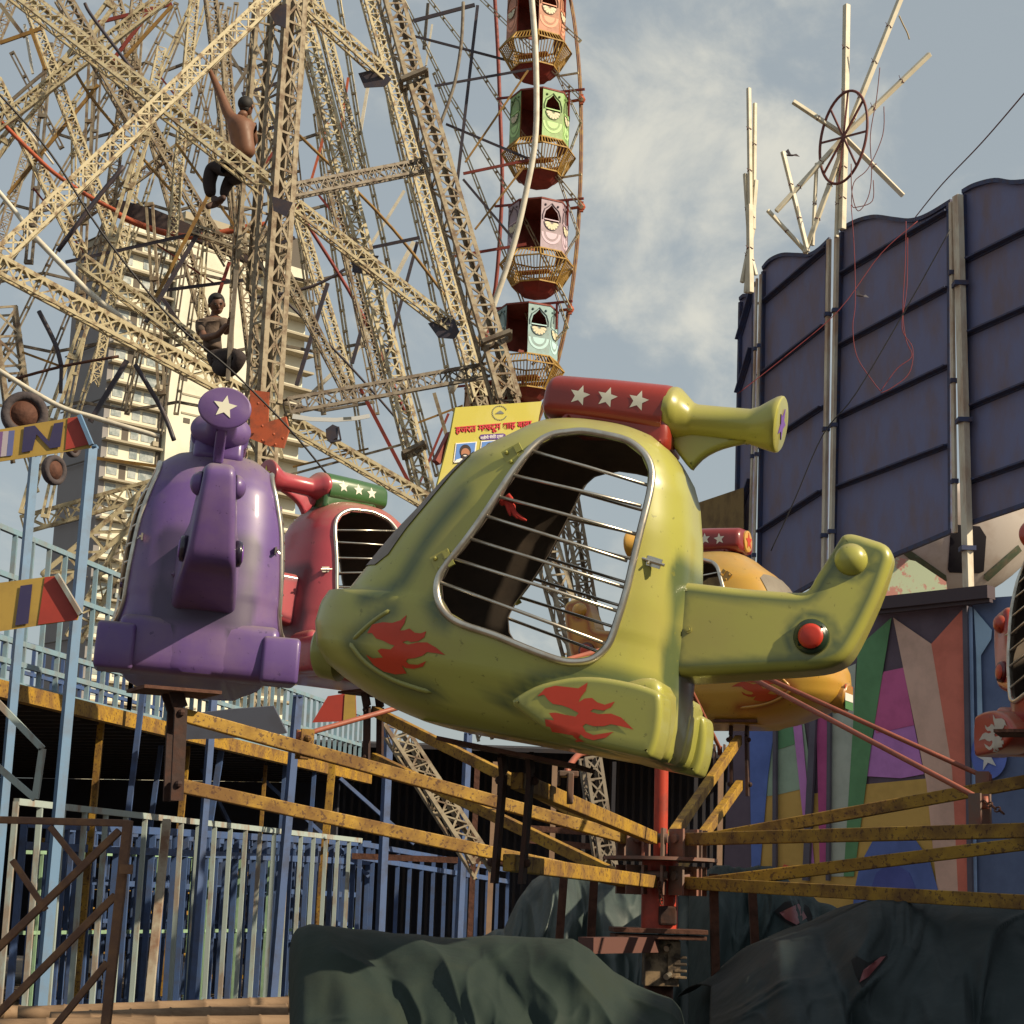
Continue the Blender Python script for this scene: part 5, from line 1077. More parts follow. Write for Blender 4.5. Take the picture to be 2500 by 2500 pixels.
# ================================================================ fences, platform, signs, tarpaulins
from mathutils import noise
pblue = mat('pale_blue_bar_paint', (.33, .40, .39), .6, c2=(.26, .17, .12), sc=7, amt=.75, lo=.5, hi=.62, stretch=(1, 1, .4)); mblue = mat('mid_blue_paint', (.05, .095, .23), .6, c2=(.05, .055, .08), sc=8, amt=.6)
lblue = mat('sky_blue_paint', (.13, .24, .40), .5, c2=(.14, .16, .20), sc=7, amt=.5); pgreen = mat('pale_green_bar', (.26, .42, .27), .6, c2=(.12, .16, .12), sc=6, amt=.5); tan = mat('tan_post_paint', (.30, .19, .12), .7, c2=(.18, .11, .07), sc=6, amt=.5)
def fence(label, a, b, n, w, m, rails=(0, 1), cat='fence', mid=(), railw=1.25, skip=0, grp=None):
    """a, b = (px, ytop, ybot, Y)"""
    A0, A1 = P(a[0], a[1], a[3]), P(a[0], a[2], a[3]); B0, B1 = P(b[0], b[1], b[3]), P(b[0], b[2], b[3]); A1.x = A0.x; B1.x = B0.x
    e = empty('bar_fence', (A1+B1)/2, label, cat, grp)
    for r in list(rails)+list(mid):
        m_ = MB(); m_.bar(A0.lerp(A1, r), B0.lerp(B1, r), w*railw, w*railw); m_.build('rail', m, e)
    for i in range(n+1):
        t = i/n; p, q = A0.lerp(B0, t), A1.lerp(B1, t); j = Vector((random.uniform(-.006, .006), 0, 0))
        m_ = MB(); m_.bar(p, q+j, w, w, (0, 1, 0)); m_.build('bar', m, e)
    return e
fence('long pale blue bar fence with a rusty middle post, nearest the bamboo poles', (40, 1957, 2478, 10.9), (880, 2052, 2440, 16.4), 21, .031, pblue)
m_ = MB(); A = P(411, 2002, 12.4); B = P(375, 2462, 12.2); B.x = A.x-.0; m_.bar(A+Vector((0, -.05, 0)), B+Vector((0, -.05, 0)), .05, .05, (0, 1, 0)); fp = m_.build('fence_post', mat('rusty_white_post', (.42, .38, .30), .7, c2=(.20, .09, .05), sc=6, amt=.8)); tag(fp, 'rusty white post standing against the long pale blue fence', 'fence post')
fence('mid blue bar fence just behind the long pale one', (60, 2010, 2470, 11.8), (900, 2060, 2440, 17.0), 34, .040, mblue, mid=(.12,))
fence('pale green bar fence seen between the blue bars', (50, 2080, 2480, 12.8), (880, 2100, 2440, 17.6), 21, .02, pgreen, mid=(.5,))
fence('darker blue bar fence in the middle behind the green tarpaulin', (880, 2060, 2400, 16.4), (1240, 2125, 2400, 19), 13, .035, mblue, mid=(.1,)); fence('farther blue fence with yellow rungs under the raised platform', (200, 2040, 2460, 15), (860, 2085, 2430, 19), 24, .028, mblue, mid=(.1, .3, .5)); 
fence('shadowed blue bar fence deepest under the raised platform', (120, 2020, 2450, 13.6), (880, 2080, 2435, 18), 34, .035, mblue, mid=(.3, .6))
yfl = empty('ladder_rack', P(260, 2300, 15.5), 'yellow rungs of a stacked rack behind the bar fences', 'rack')
for k in range(7): m_ = MB(); m_.bar(P(90+k*2, 2050+k*55, 15.2), P(640-k*6, 2085+k*50, 17.5), .035, .035); m_.build('rung', yel, yfl)
for x in (200, 430): m_ = MB(); m_.bar(P(x+20, 2030, 15.4), P(x, 2440, 15.4), .05, .05); m_.build('upright', yel, yfl)
# raised platform of the neighbouring ride
Z0 = P(31, 1690, 11).z
pa, pb = P(31, 1695, 11), P(900, 1888, 18); pa.z = pb.z = Z0; pdv = (pb-pa).normalized(); pnv = Vector((pdv.y, -pdv.x, 0)); pa = pa-pdv*2
if pnv.y < 0: pnv = -pnv
pnv = Vector((-pdv.y, pdv.x, 0)); 
plat = empty('raised_platform', (pa.x, pa.y, 0), 'raised ride platform with a yellow front beam and dark corrugated underside', 'platform')
m_ = MB(); m_.bar(pa, pb, .07, .10); m_.build('front_beam', yel, plat)
dkm = mat('dark_corrugated_sheet', (.022, .02, .026), .8, c2=(.05, .035, .03), sc=6, amt=.5); dkb = mat('shaded_dark_sheet', (.040, .044, .065), .9, c2=(.035, .03, .03), sc=3, amt=.6)  # second tone puts the shade under deck and shed roof into the colour
q = [pa+pnv*.05, pb+pnv*.05, pb+pnv*7, pa+pnv*7]; m_ = MB(); m_.prism(q, Vector((0, 0, .05))); m_.build('deck', dkm, plat)
for k in range(34): t = (k+.5)/34; m_ = MB(); c_ = pa.lerp(pb, t); m_.bar(c_+pnv*.1-Vector((0, 0, .03)), c_+pnv*6.9-Vector((0, 0, .03)), .05, .05); m_.build('joist', dkm, plat)
m_ = MB(); m_.prism([pa+pnv*6.6-Vector((0, 0, .1)), pb+pnv*6.6-Vector((0, 0, .1)), Vector((pb.x, pb.y, .55))+pnv*6.6, Vector((pa.x, pa.y, .55))+pnv*6.6], pnv*.05); m_.build('back_wall', dkb, plat)  # dark sheet added where only the shade under the deck shows
m_ = MB(); m_.prism([pb+pnv*.3-Vector((0, 0, .05)), pb+pnv*6.6-Vector((0, 0, .05)), Vector((pb.x, pb.y, .2))+pnv*6.6, Vector((pb.x, pb.y, .2))+pnv*.3], pdv*.05); m_.build('side_wall', dkb, plat)
for a, b, w, Y, m in [((249, 1745), (226, 1990), .042, 12.5, yel), ((459, 1812), (440, 2010), .045, 14.2, yel), ((652, 1822), (637, 2025), .03, 15.8, yel), ((812, 1862), (794, 2060), .06, 16, yel), ((350, 1680), (312, 1995), .035, 12.4, mblue), ((396, 1800), (368, 2010), .035, 14, mblue), ((547, 1790), (510, 2025), .045, 14.5, mblue), ((700, 1800), (684, 2040), .03, 16, mblue), ((770, 1850), (756, 2050), .035, 16.5, mblue)]:
    m_ = MB(); A, B = P(*a, Y), P(*b, Y); d = (B-A).normalized(); B = A+d*((A.z-.1)/max(.1, -d.z)); m_.bar(A, B, w, w, (0, 1, 0)); m_.build('support_post', m, plat)
for a, b in (((640, 1900), (900, 2140)), ((470, 1830), (560, 2010)), ((830, 1900), (1010, 2060))): m_ = MB(); m_.bar(P(*a, 16.5), P(*b, 16.8), .03, .03); m_.build('diagonal_brace', mblue, plat)
# railing on the platform
Zt = P(43, 1296, 11).z; Zb = P(43, 1619, 11).z
def plf(label, t0, t1, z0, z1, n, m, mid=(), off=.1):
    A, B = pa.lerp(pb, t0)+pnv*off, pa.lerp(pb, t1)+pnv*off; e = empty('platform_railing', Vector((A.x, A.y, Z0)), label, 'railing')
    for r in (0, 1)+tuple(mid): m_ = MB(); z = lerp(z0, z1, r); m_.bar(Vector((A.x, A.y, z)), Vector((B.x, B.y, z)), .032, .032); m_.build('rail', m, e)
    for i in range(n+1): p = A.lerp(B, i/n); m_ = MB(); m_.bar(Vector((p.x, p.y, z0)), Vector((p.x, p.y, z1)), .028, .028, (0, 1, 0)); m_.build('bar', m, e)
    return e
plf('tall pale blue railing on the platform between the two letter signs', .10, .42, Zt, Z0+.07, 13, mat('sky_blue_rail', (.19, .30, .37), .5, c2=(.20, .18, .16), sc=8, amt=.6), mid=(.3, .72, .86))
plf('lower blue railing along the platform under the violet seat', .42, 1.0, Z0+.62, Z0+.08, 34, MATS['sky_blue_rail'], mid=(.55,)); plf('second blue railing farther back on the platform', .2, 1.0, Z0+.9, Z0+.08, 40, mblue, mid=(.3,), off=2.2); 
m_ = MB(); A = pa.lerp(pb, .1)+pnv*3.0; B = pa.lerp(pb, .50)+pnv*3; m_.prism([Vector((A.x, A.y, Z0+.1)), Vector((B.x, B.y, Z0+.1)), Vector((B.x, B.y, Z0+1.15)), Vector((A.x, A.y, Z0+1.15))], pnv*.04); tag(m_.build('painted_screen', mat('pale_and_rose_screen', (.36, .40, .44), .8, c2=(.30, .10, .09), sc=1.6, amt=.9, lo=.5, hi=.54, stretch=(1, 1, .2))), 'pale screen with rose patches behind the tall platform railing', 'screen')
# blue posts that carry the letter signs
for a, b, w, Y, lab in (((224, 1090), (142, 1990), .052, 10.2, 'tall sky blue post carrying the yellow and red N sign'), ((85, 1110), (10, 1950), .045, 10.2, 'sky blue post at the far left behind the N sign'), ((522, 1690), (496, 2030), .045, 13, 'two tone blue post left of the lower yellow arm, behind the violet seat'), ((728, 1700), (697, 2060), .055, 13.5, 'thick blue post between the grey hexagon board and the red end board'), ((950, 1765), (934, 2130), .055, 14.2, 'blue post below the nose of the lime seat'), ((1143, 1790), (1127, 2130), .05, 15, 'blue post left of the lime seat hangers')):
    A, B = P(*a, Y), P(*b, Y); d = (B-A).normalized(); B = A+d*((A.z)/max(.1, -d.z)); p_ = empty('blue_post', B, lab, 'post'); m_ = MB(); m_.bar(A, B, w, w, (0, 1, 0), roll=.6); m_.build('tube', lblue if Y < 12 else mblue, p_); m_ = MB(); m_.box(A, w*1.25, w*1.25, .012); m_.build('cap', lblue if Y < 12 else mblue, p_)
m_ = MB(); q = [P(x, y, 9.6) for x, y in ((-20, 1700), (104, 1828), (86, 1950), (-10, 1868))]
for a, b in zip(q, q[1:]): m_.bar(a, b, .032, .032)
tag(m_.build('brace_frame', pblue), 'pale blue angular brace at the left edge under the letter signs', 'brace')
# letter signs
syel = mat('sign_yellow', (.42, .28, .06), .6, c2=(.25, .16, .05), sc=5, amt=.5); sred = mat('sign_red', (.38, .045, .03), .55, c2=(.22, .03, .025), sc=5, amt=.4); navy = mat('sign_navy', (.035, .03, .10), .6, c2=(.06, .05, .10), sc=6, amt=.4); swh = mat('sign_pale', (.45, .40, .45), .6)
def board(pts, Y, m, name, par, th=.02, lay=0): m_ = MB(); m_.prism([P(x, y, Y)-FW*(.0035*lay) for x, y in pts], FW*th if lay == 0 else -FW*.002); return m_.build(name, m, par)
s1 = empty('letter_sign', P(100, 1110, 9.9), 'yellow and red board with a dark letter N at its pointed end', 'sign'); board([(-60, 1058), (194, 1016), (223, 1084), (220, 1094), (-60, 1136)], 9.9, syel, 'board', s1)
board([(166, 1021), (194, 1017), (222, 1084), (160, 1098)], 9.9, sred, 'red_end', s1, lay=1); board([(60, 1043), (86, 1039), (121, 1078), (133, 1034), (156, 1030), (148, 1091), (123, 1095), (90, 1060), (80, 1100), (54, 1105)], 9.9, navy, 'letter_n', s1, lay=2)
for k, (x, c) in enumerate(((-6, mat('sign_violet', (.20, .10, .26), .6)), (8, swh), (22, mat('sign_blue', (.12, .14, .34), .6)))): board([(x, 1054-x*.1), (x+14.5, 1053-x*.1), (x+8.5, 1114-x*.1), (x-6, 1116-x*.1)], 9.9, c, 'stripe', s1, lay=1)
m_ = MB(); m_.bar(P(194, 1014, 9.88), P(224, 1086, 9.88), .022, .03, FW); m_.build('edge', lblue, s1)
s2 = empty('letter_sign', P(100, 1520, 9.9), 'yellow and red board with a dark letter I, lower one of the two letter boards', 'sign'); board([(-60, 1430), (139, 1405), (192, 1499), (188, 1514), (-60, 1550)], 9.85, syel, 'board', s2)
board([(110, 1409), (139, 1406), (191, 1499), (187, 1513), (93, 1525)], 9.85, sred, 'red_end', s2, lay=1); board([(51, 1430), (80, 1426), (70, 1522), (38, 1527)], 9.85, navy, 'letter_i', s2, lay=2)
m_ = MB(); m_.bar(P(139, 1403, 9.83), P(197, 1500, 9.83), .024, .03, FW); m_.build('edge', pblue, s2)
b3 = board([(443, 1746), (560, 1732), (668, 1724), (700, 1790), (640, 1800), (440, 1806)], 12.2, mat('slate_board', (.075, .085, .12), .5, c2=(.05, .05, .07), sc=4, amt=.5), 'hexagon_board', None, th=.04); tag(b3, 'slate grey pointed board back to front behind the upper yellow arm', 'board')
e4 = empty('end_board', P(830, 1760, 13), 'red and yellow pointed board under the raspberry seat', 'sign'); board([(762, 1764), (800, 1700), (868, 1690), (870, 1760)], 13, sred, 'board', e4); board([(842, 1695), (868, 1691), (869, 1758), (838, 1759)], 13, syel, 'yellow_stripe', e4, lay=1)
# tyres
rub = mat('dusty_rubber', (.05, .04, .045), .85, c2=(.12, .09, .08), sc=9, amt=.6, bump=.3, bsc=40)
def tyre(px, py, Y, r, label, yaw):
    e = empty('tyre', P(px, py, Y), label, 'tyre'); M = Matrix.Rotation(math.radians(yaw), 3, 'Z'); ax = M @ Vector((0, 1, 0)); ux = M @ Vector((1, 0, 0)); uz = Vector((0, 0, 1)); c = P(px, py, Y)
    m_ = MB(); n = 36; prof = [(.62, .0), (.64, .13), (.8, .17), (.95, .15), (1, .09), (1, -.09), (.95, -.15), (.8, -.17), (.64, -.13)]; V = []; Fc = []; k = len(prof)
    for i in range(n):
        t = 2*math.pi*i/n
        for rr_, w_ in prof: V.append(c+(ux*math.cos(t)+uz*math.sin(t))*(rr_*r)+ax*(w_*r*1.6))
    for i in range(n):
        for j in range(k): Fc.append((i*k+j, i*k+(j+1) % k, ((i+1) % n)*k+(j+1) % k, ((i+1) % n)*k+j))
    m_.add(V, Fc); m_.build('rubber', rub, e, smooth=True)
    m_ = MB()
    for rr_, o_, t_ in ((.62, -.12, .03), (.45, -.02, .04), (.2, -.06, .04)): m_.tube([c+(ux*math.cos(t)+uz*math.sin(t))*(rr_*r)+ax*(o_*r) for t in [2*math.pi*i/24 for i in range(24)]], t_*r, 6, closed=True)
    m_.cyl(c-ax*.02, c+ax*.05, r*.6, 24); m_.build('wheel_rim', rust, e, smooth=True)
tyre(60, 1012, 12, .155, 'large old tyre behind the N sign at the left edge', 18); tyre(132, 1148, 13, .11, 'smaller tyre under the N sign', 60); tyre(178, 1088, 13.5, .09, 'smallest tyre right of the N sign post', 70)
# shed in the dark middle background
shed = empty('dark_shed', P(1200, 2200, 21), 'long dark shed behind the ride with thin posts and a corrugated roof edge', 'shed')
zsh = P(1250, 1830, 21).z
m_ = MB(); a, b = P(700, 2100, 21), P(1830, 2100, 21); m_.prism([Vector((a.x, a.y, 0)), Vector((b.x, b.y, 0)), Vector((b.x, b.y, zsh)), Vector((a.x, a.y, zsh))], Vector((0, .1, 0))); m_.build('back_wall', dkb, shed)
for i in range(60): x = lerp(a.x, b.x, i/59); m_ = MB(); m_.bar(Vector((x, 20.95, 0)), Vector((x, 20.95, zsh)), .03, .02); m_.build('rib', dkm, shed)
m_ = MB(); m_.prism([Vector((a.x-.2, 18.2, zsh-.25)), Vector((b.x+.1, 18.2, zsh-.25)), Vector((b.x+.1, 21.2, zsh+.02)), Vector((a.x-.2, 21.2, zsh+.02))], Vector((0, 0, .04))); m_.build('roof', dkm, shed)
for x, m in ((1210, tan), (1166, rust), (1355, tan), (1430, dkm), (1500, dkm), (1700, dkm), (1760, tan), (1800, tan)):
    A = P(x, 1860, 17.5); m_ = MB(); m_.bar(A, Vector((A.x-.02, A.y, 0)), .05 if m is not dkm else .035, .05, (0, 1, 0)); m_.build('post', m, shed)
for a_, b_ in (((1260, 2020), (1480, 2035)), ((1280, 2050), (1470, 2070)), ((860, 2090), (1240, 2105))): m_ = MB(); m_.bar(P(*a_, 16), P(*b_, 16), .06, .05); m_.build('beam', rust, shed)
# bamboo poles on the ground
bam = mat('dusty_bamboo', (.24, .155, .09), .75, c2=(.13, .08, .05), sc=6, amt=.6, stretch=(.6, 4, 4)); 
for k, (x0, y0, x1, y1, Y, r, lab) in enumerate(((40, 2478, 720, 2452, 9.4, .042, 'upper bamboo pole lying in front of the pale blue fence'), (120, 2494, 700, 2474, 9.0, .045, 'middle bamboo pole lying in front of the fence'), (-20, 2512, 760, 2500, 8.6, .045, 'lowest bamboo pole at the bottom edge of the photo'), (-40, 2470, 210, 2482, 9.7, .04, 'short bamboo pole at the bottom left corner'))):
    A, B = P(x0, y0, Y), P(x1, y1, Y+.4); n = 6; pts = []; rs = []
    for i in range(n):
        a, b = A.lerp(B, i/n), A.lerp(B, (i+1)/n); pts += [a.lerp(b, .03), a.lerp(b, .5), a.lerp(b, .96), a.lerp(b, .985)]; rs += [r*1.0, r*.96, r*.98, r*1.10]
    m_ = MB(); m_.tube(pts, rs, 14); tag(m_.build('bamboo_pole', bam, None, smooth=True), lab, 'bamboo pole', 'bamboo poles lying on the ground')
# rusty barrier in the left foreground
bar_e = empty('rusty_barrier', P(260, 2500, 7), 'rusty brown barrier frame with slanting bars in the left foreground', 'barrier')
rb2 = mat('brown_rust_tube', (.13, .065, .04), .7, c2=(.28, .15, .07), sc=9, amt=.7, bump=.2)
for a, b, w, nm_ in (((-60, 2000), (315, 2010), 17, 'top_rail'), ((313, 2003), (252, 2560), 22, 'post'), ((122, 2018), (202, 2118), 14, 'slanting_bar'), ((292, 2028), (-60, 2368), 18, 'slanting_bar'), ((30, 2100), (112, 2222), 14, 'slanting_bar'), ((282, 2186), (-40, 2510), 18, 'slanting_bar'), ((262, 2350), (90, 2560), 16, 'slanting_bar')):
    m_ = MB(); m_.bar(P(*a, 7), P(*b, 7), w/F*7, w/F*7); m_.build(nm_, rb2, bar_e, bevel=.003)
m_ = MB(); m_.box(P(308, 2122, 6.95), .045, .03, .035); m_.build('lug', rb2, bar_e)
# ---------------------------------------------------------------- tarpaulins
def tarp(label, xs, top, Yt, depth, m, seed, folds, back=.8, bot=2620, wob=.06, nu=260, nv=120, name='tarpaulin'):
    x0, x1 = xs; V = []; Fc = []
    for j in range(nv+1):
        v = -0.35+1.35*j/nv
        for i in range(nu+1):
            u = i/nu; x = lerp(x0, x1, u); ty = tab(top, x)
            if v < 0: py = ty; Y = Yt+back*(-v/.35)
            else:
                py = lerp(ty, bot, v**1.15); Y = Yt-depth*(v**.6)
            q = P(x, py, Y)
            if v < 0: q = P(x, ty, Yt); q.y += back*(-v/.35); q.z -= .12*(-v/.35)**2
            s_ = noise.fractal(Vector((u*6+seed+.5*math.sin(v*2), v*1.0, seed)), 1.0, 2.0, 3)+.25*noise.noise(Vector((u*22+seed, v*3, 1))); ff = 0
            wp = .35*noise.noise(Vector((u*3, v*2, seed*2))); cr = 0
            for fx_, fy_, am in ((6, 1.6, .05), (12, 3.5, .018)): cr += am*(1-min(1, abs(noise.noise(Vector((u*fx_+wp*4+seed*3, v*fy_+wp*3+u*2.2, seed))))*3.2))**2.2
            ff += cr*(wob/.075)*min(1, .35+max(0, v+.15)*1.5)
            for (fu, fa, fw, sl) in folds:
                d = (u-fu-sl*v)/fw; ff += .55*fa*math.exp(-d*d)*min(1, max(0, v+.15)*2.5)
            edge = min(1, min(u, 1-u)*14); q += Vector((0, -1, .25))*((s_*wob+ff)*(.3+.7*edge)); q.y += (1-edge)**2*.35
            V.append(q)
    for j in range(nv):
        for i in range(nu): k = j*(nu+1)+i; Fc.append((k, k+1, k+nu+2, k+nu+1))
    m_ = MB(); m_.add(V, Fc); o = m_.build(name, m, None, smooth=True); o.modifiers.new('t', 'SOLIDIFY').thickness = .006; return tag(o, label, 'tarpaulin')
tg = mat('dark_green_tarpaulin', (.009, .022, .017), .8, c2=(.020, .030, .020), sc=2.6, amt=.7, lo=.5, hi=.68, bump=.5, bsc=6); tb = mat('grey_blue_tarpaulin', (.045, .065, .062), .5, c2=(.018, .03, .032), sc=3, amt=.7, bump=.5, bsc=6); td = mat('dark_slate_tarpaulin', (.006, .016, .019), .7, c2=(.012, .020, .022), sc=3, amt=.7, bump=.5, bsc=5)
tarp('grey blue tarpaulin hanging in steep folds behind the lime seat hangers', (1170, 1740), [(1170, 2290), (1230, 2270), (1262, 2200), (1300, 2140), (1350, 2125), (1480, 2140), (1560, 2155), (1640, 2150), (1740, 2120)], 11.5, 1.0, tb, 4.2, [(.22, -.14, .03, -.06), (.33, .20, .05, .05), (.42, -.16, .035, .16), (.52, .16, .06, .10), (.75, .1, .05, 0)], wob=.06)
tarp('grey blue tarpaulin with a torn red gap right of the red column', (1700, 2180), [(1700, 2150), (1745, 2120), (1880, 2120), (1960, 2180), (2040, 2220), (2180, 2260)], 10.4, 1.0, mat('slate_green_tarpaulin', (.016, .036, .037), .7, c2=(.009, .018, .020), sc=3, amt=.7, bump=.5, bsc=5), 9.1, [(.1, .14, .05, .02), (.25, -.14, .03, .10), (.42, .14, .06, .22), (.62, -.18, .035, .1), (.8, .12, .06, .1)], wob=.06)
tarp('broad dark slate tarpaulin heap at the bottom right under the ride arms', (1760, 2640), [(1760, 2420), (1830, 2360), (1900, 2300), (1980, 2262), (2060, 2235), (2110, 2212), (2200, 2198), (2320, 2206), (2500, 2200), (2640, 2200)], 8.0, 1.3, td, 2.7, [(.15, .16, .05, .05), (.28, -.16, .03, .12), (.45, .14, .06, -.2), (.6, -.12, .04, .15), (.75, .16, .08, -.15)], wob=.06, back=1.6)
tarp('dark green tarpaulin draped over a low load in the bottom centre', (676, 1700), [(676, 2400), (684, 2325), (700, 2288), (722, 2268), (755, 2259), (800, 2262), (900, 2270), (960, 2282), (1100, 2290), (1220, 2286), (1400, 2296), (1440, 2318), (1500, 2370), (1560, 2405), (1640, 2440), (1670, 2470), (1700, 2540)], 6.6, .9, tg, 1.3, [(.12, .10, .05, .08), (.2, -.08, .03, .18), (.32, .10, .05, .3), (.45, -.07, .03, .25), (.62, .09, .05, .3), (.8, -.05, .03, .2)], wob=.028, back=1.3)
def on_tarp(o, pts, m, name, off, label, cat):
    bv_ = BVHTree.FromPolygons([v.co for v in o.data.vertices], [p.vertices for p in o.data.polygons]); vs, fs, _ = tri2d([Vector((x, y)) for x, y in pts], 7); V = []; ok = []
    for v in vs: d = ray(v.x, v.y).normalized(); h = bv_.ray_cast(EYE, d); V.append(h[0]-d*off if h[0] else Vector((0, 0, 0))); ok.append(h[0] is not None)
    mm = MB(); mm.add(V, [f for f in fs if all(ok[k] for k in f)]); return tag(mm.build(name, m, None, smooth=True), label, cat)
tarps = [o for o in S.objects if o.name.startswith('tarpaulin')]
tear_m = mat('tear_shade_black', (.004, .004, .005), .95); vin = mat('red_seat_vinyl', (.16, .03, .035), .5)  # black patches on the cloth stand for the dark inside its rips
t_a = [o for o in tarps if 'torn' in o['label']][0]; t_b = [o for o in tarps if 'broad' in o['label']][0]
h1 = on_tarp(t_a, [(1890, 2225), (1915, 2202), (1950, 2196), (1975, 2215), (1985, 2240), (1972, 2262), (1945, 2268), (1915, 2250)], tear_m, 'tear', .02, 'black patch painted as the dark inside of the torn tarpaulin right of the red column', 'tear')
on_tarp(t_a, [(1903, 2228), (1950, 2206), (1970, 2240), (1945, 2258), (1918, 2244)], vin, 'red_cover', .03, 'patch of red vinyl showing through the torn tarpaulin', 'red cover')
on_tarp(t_b, [(2072, 2325), (2085, 2330), (2120, 2350), (2165, 2328), (2168, 2338), (2140, 2372), (2105, 2412), (2088, 2380)], tear_m, 'tear', .02, 'narrow black patch painted as the dark inside of a slit in the broad slate tarpaulin', 'tear')
on_tarp(t_b, [(2098, 2398), (2108, 2368), (2150, 2336), (2162, 2335), (2145, 2356), (2120, 2385)], vin, 'red_cover', .03, 'small sliver of red vinyl in the broad dark tarpaulin', 'red cover')
m_ = MB(); m_.bar(P(1430, 2308, 8.4), P(1590, 2306, 8.9), .08, .07); tag(m_.build('pipe', mat('brick_pipe', (.12, .05, .04), .7)), 'brick red pipe lying between the green tarpaulin and the gear box', 'pipe')
# ---------------------------------------------------------------- people
skin = mat('brown_skin', (.17, .075, .040), .55, c2=(.12, .05, .03), sc=12, amt=.4); skin2 = mat('dark_brown_skin', (.13, .060, .036), .55); hairm = mat('black_hair', (.012, .010, .010), .7); trou = mat('dark_brown_trousers', (.028, .018, .018), .85, c2=(.05, .035, .03), sc=12, amt=.5, bump=.3); shirt = mat('brown_grey_shirt', (.115, .08, .06), .85, c2=(.07, .05, .04), sc=9, amt=.5, bump=.3); shoe = mat('brown_shoe', (.07, .035, .025), .7)
def skinmesh(name, nodes, edges, m, parent, sub=2, root=0):
    me = bpy.data.meshes.new(name); off = wloc(parent) if parent else Vector((0, 0, 0)); me.from_pydata([Vector(n[0])-off for n in nodes], edges, []); o = bpy.data.objects.new(name, me); COL.objects.link(o)
    md_ = o.modifiers.new('k', 'SKIN'); md_.use_smooth_shade = True; md_.branch_smoothing = .4
    sv = me.skin_vertices[0].data
    for i, n in enumerate(nodes):
        r = n[1]; sv[i].radius = r if isinstance(r, tuple) else (r, r); sv[i].use_root = (i == root)
    s2_ = o.modifiers.new('u', 'SUBSURF'); s2_.levels = s2_.render_levels = sub
    dg = bpy.context.evaluated_depsgraph_get(); dg.update(); nm = bpy.data.meshes.new_from_object(o.evaluated_get(dg)); o.modifiers.clear(); o.data = nm; nm.name = name; nm.materials.clear(); nm.materials.append(m)
    if parent: o.parent = parent
    return o
def join_into(o, others):
    bm = bmesh.new(); bm.from_mesh(o.data)
    for q in others: bm.from_mesh(q.data); bpy.data.objects.remove(q)
    for f in bm.faces: f.smooth = True
    bm.to_mesh(o.data); bm.free()
def fingers(hand, d, side, m, parent):
    out = []; d = d.normalized(); side = side.normalized(); up = d.cross(side)
    for k, L in enumerate((.060, .072, .068, .055)):
        b = hand+side*(-.03+.02*k); p1 = b+d*L*.5; p2 = p1+(d*.2+up*.9).normalized()*L*.35; p3 = p2+(up*.6-d*.8).normalized()*L*.3
        out.append(skinmesh('f', [(b-d*.02, .011), (p1, .010), (p2, .009), (p3, .007)], [(0, 1), (1, 2), (2, 3)], m, parent, 1))
    b = hand-side*.038-d*.03; out.append(skinmesh('f', [(b, .012), (b-side*.02+d*.03+up*.02, .011), (b+d*.05+up*.04, .008)], [(0, 1), (1, 2)], m, parent, 1)); return out
def head(c, f, up, m, parent, r=.105, hair_cover=.5, face=True):
    """skull at c, facing f"""
    f = f.normalized(); up = (up-f*up.dot(f)).normalized(); s = up.cross(f); M = Matrix((s, f, up)).transposed(); parts = []
    mb = MB(); mb.ball(c, (r*.78, r*.92, r*1.0), M, n=24); mb.ball(c+f*r*.18-up*r*.50, (r*.58, r*.66, r*.62), M, n=20)
    if face:
        mb.ball(c+f*r*.93-up*r*.22, (r*.14, r*.20, r*.26), M, n=12)
        for sg in (-1, 1): mb.ball(c+s*(sg*r*.80)-up*r*.15, (r*.12, r*.2, r*.28), M, n=10)
        mb.ball(c+f*r*.80+up*r*.10, (r*.5, r*.12, r*.09), M, n=12); mb.ball(c+f*r*.80-up*r*.60, (r*.26, r*.12, r*.10), M, n=12)
    else:
        for sg in (-1, 1): mb.ball(c+s*(sg*r*.80)-up*r*.15, (r*.12, r*.2, r*.28), M, n=10)
    h = mb.build('h', m, parent, smooth=True); parts.append(h)
    hb_ = MB(); hb_.ball(c-f*r*.14+up*r*.22, (r*.87, r*.93, r*.90), M, n=24); hb_.ball(c+f*r*.45+up*r*.72, (r*.55, r*.42, r*.28), M, n=12); hb_.ball(c-f*r*.45-up*r*.3, (r*.62, r*.5, r*.5), M, n=14)
    hb_.build('hair', hairm, parent, smooth=True)
    if face:
        e_ = MB()
        for sg in (-1, 1): e_.ball(c+f*r*.86+s*(sg*r*.30)-up*r*.02, (r*.12, r*.06, r*.06), M, n=10)
        e_.build('eyes', hairm, parent, smooth=True)
        b_ = MB()
        for sg in (-1, 1): b_.ball(c+f*r*.90+s*(sg*r*.32)+up*r*.14, (r*.2, r*.05, r*.045), M, n=8)
        b_.build('eyebrows', hairm, parent, smooth=True)
        l_ = MB(); l_.ball(c+f*r*.90-up*r*.55, (r*.22, r*.05, r*.05), M, n=10); l_.build('lips', mat('dark_lips', (.10, .035, .03), .5), parent, smooth=True); mo_ = MB(); mo_.ball(c+f*r*.92-up*r*.42, (r*.24, r*.05, r*.05), M, n=8); mo_.build('moustache', hairm, parent, smooth=True)
    return parts
def PX(x, y, Y, dy=0): v = P(x, y, Y); return v
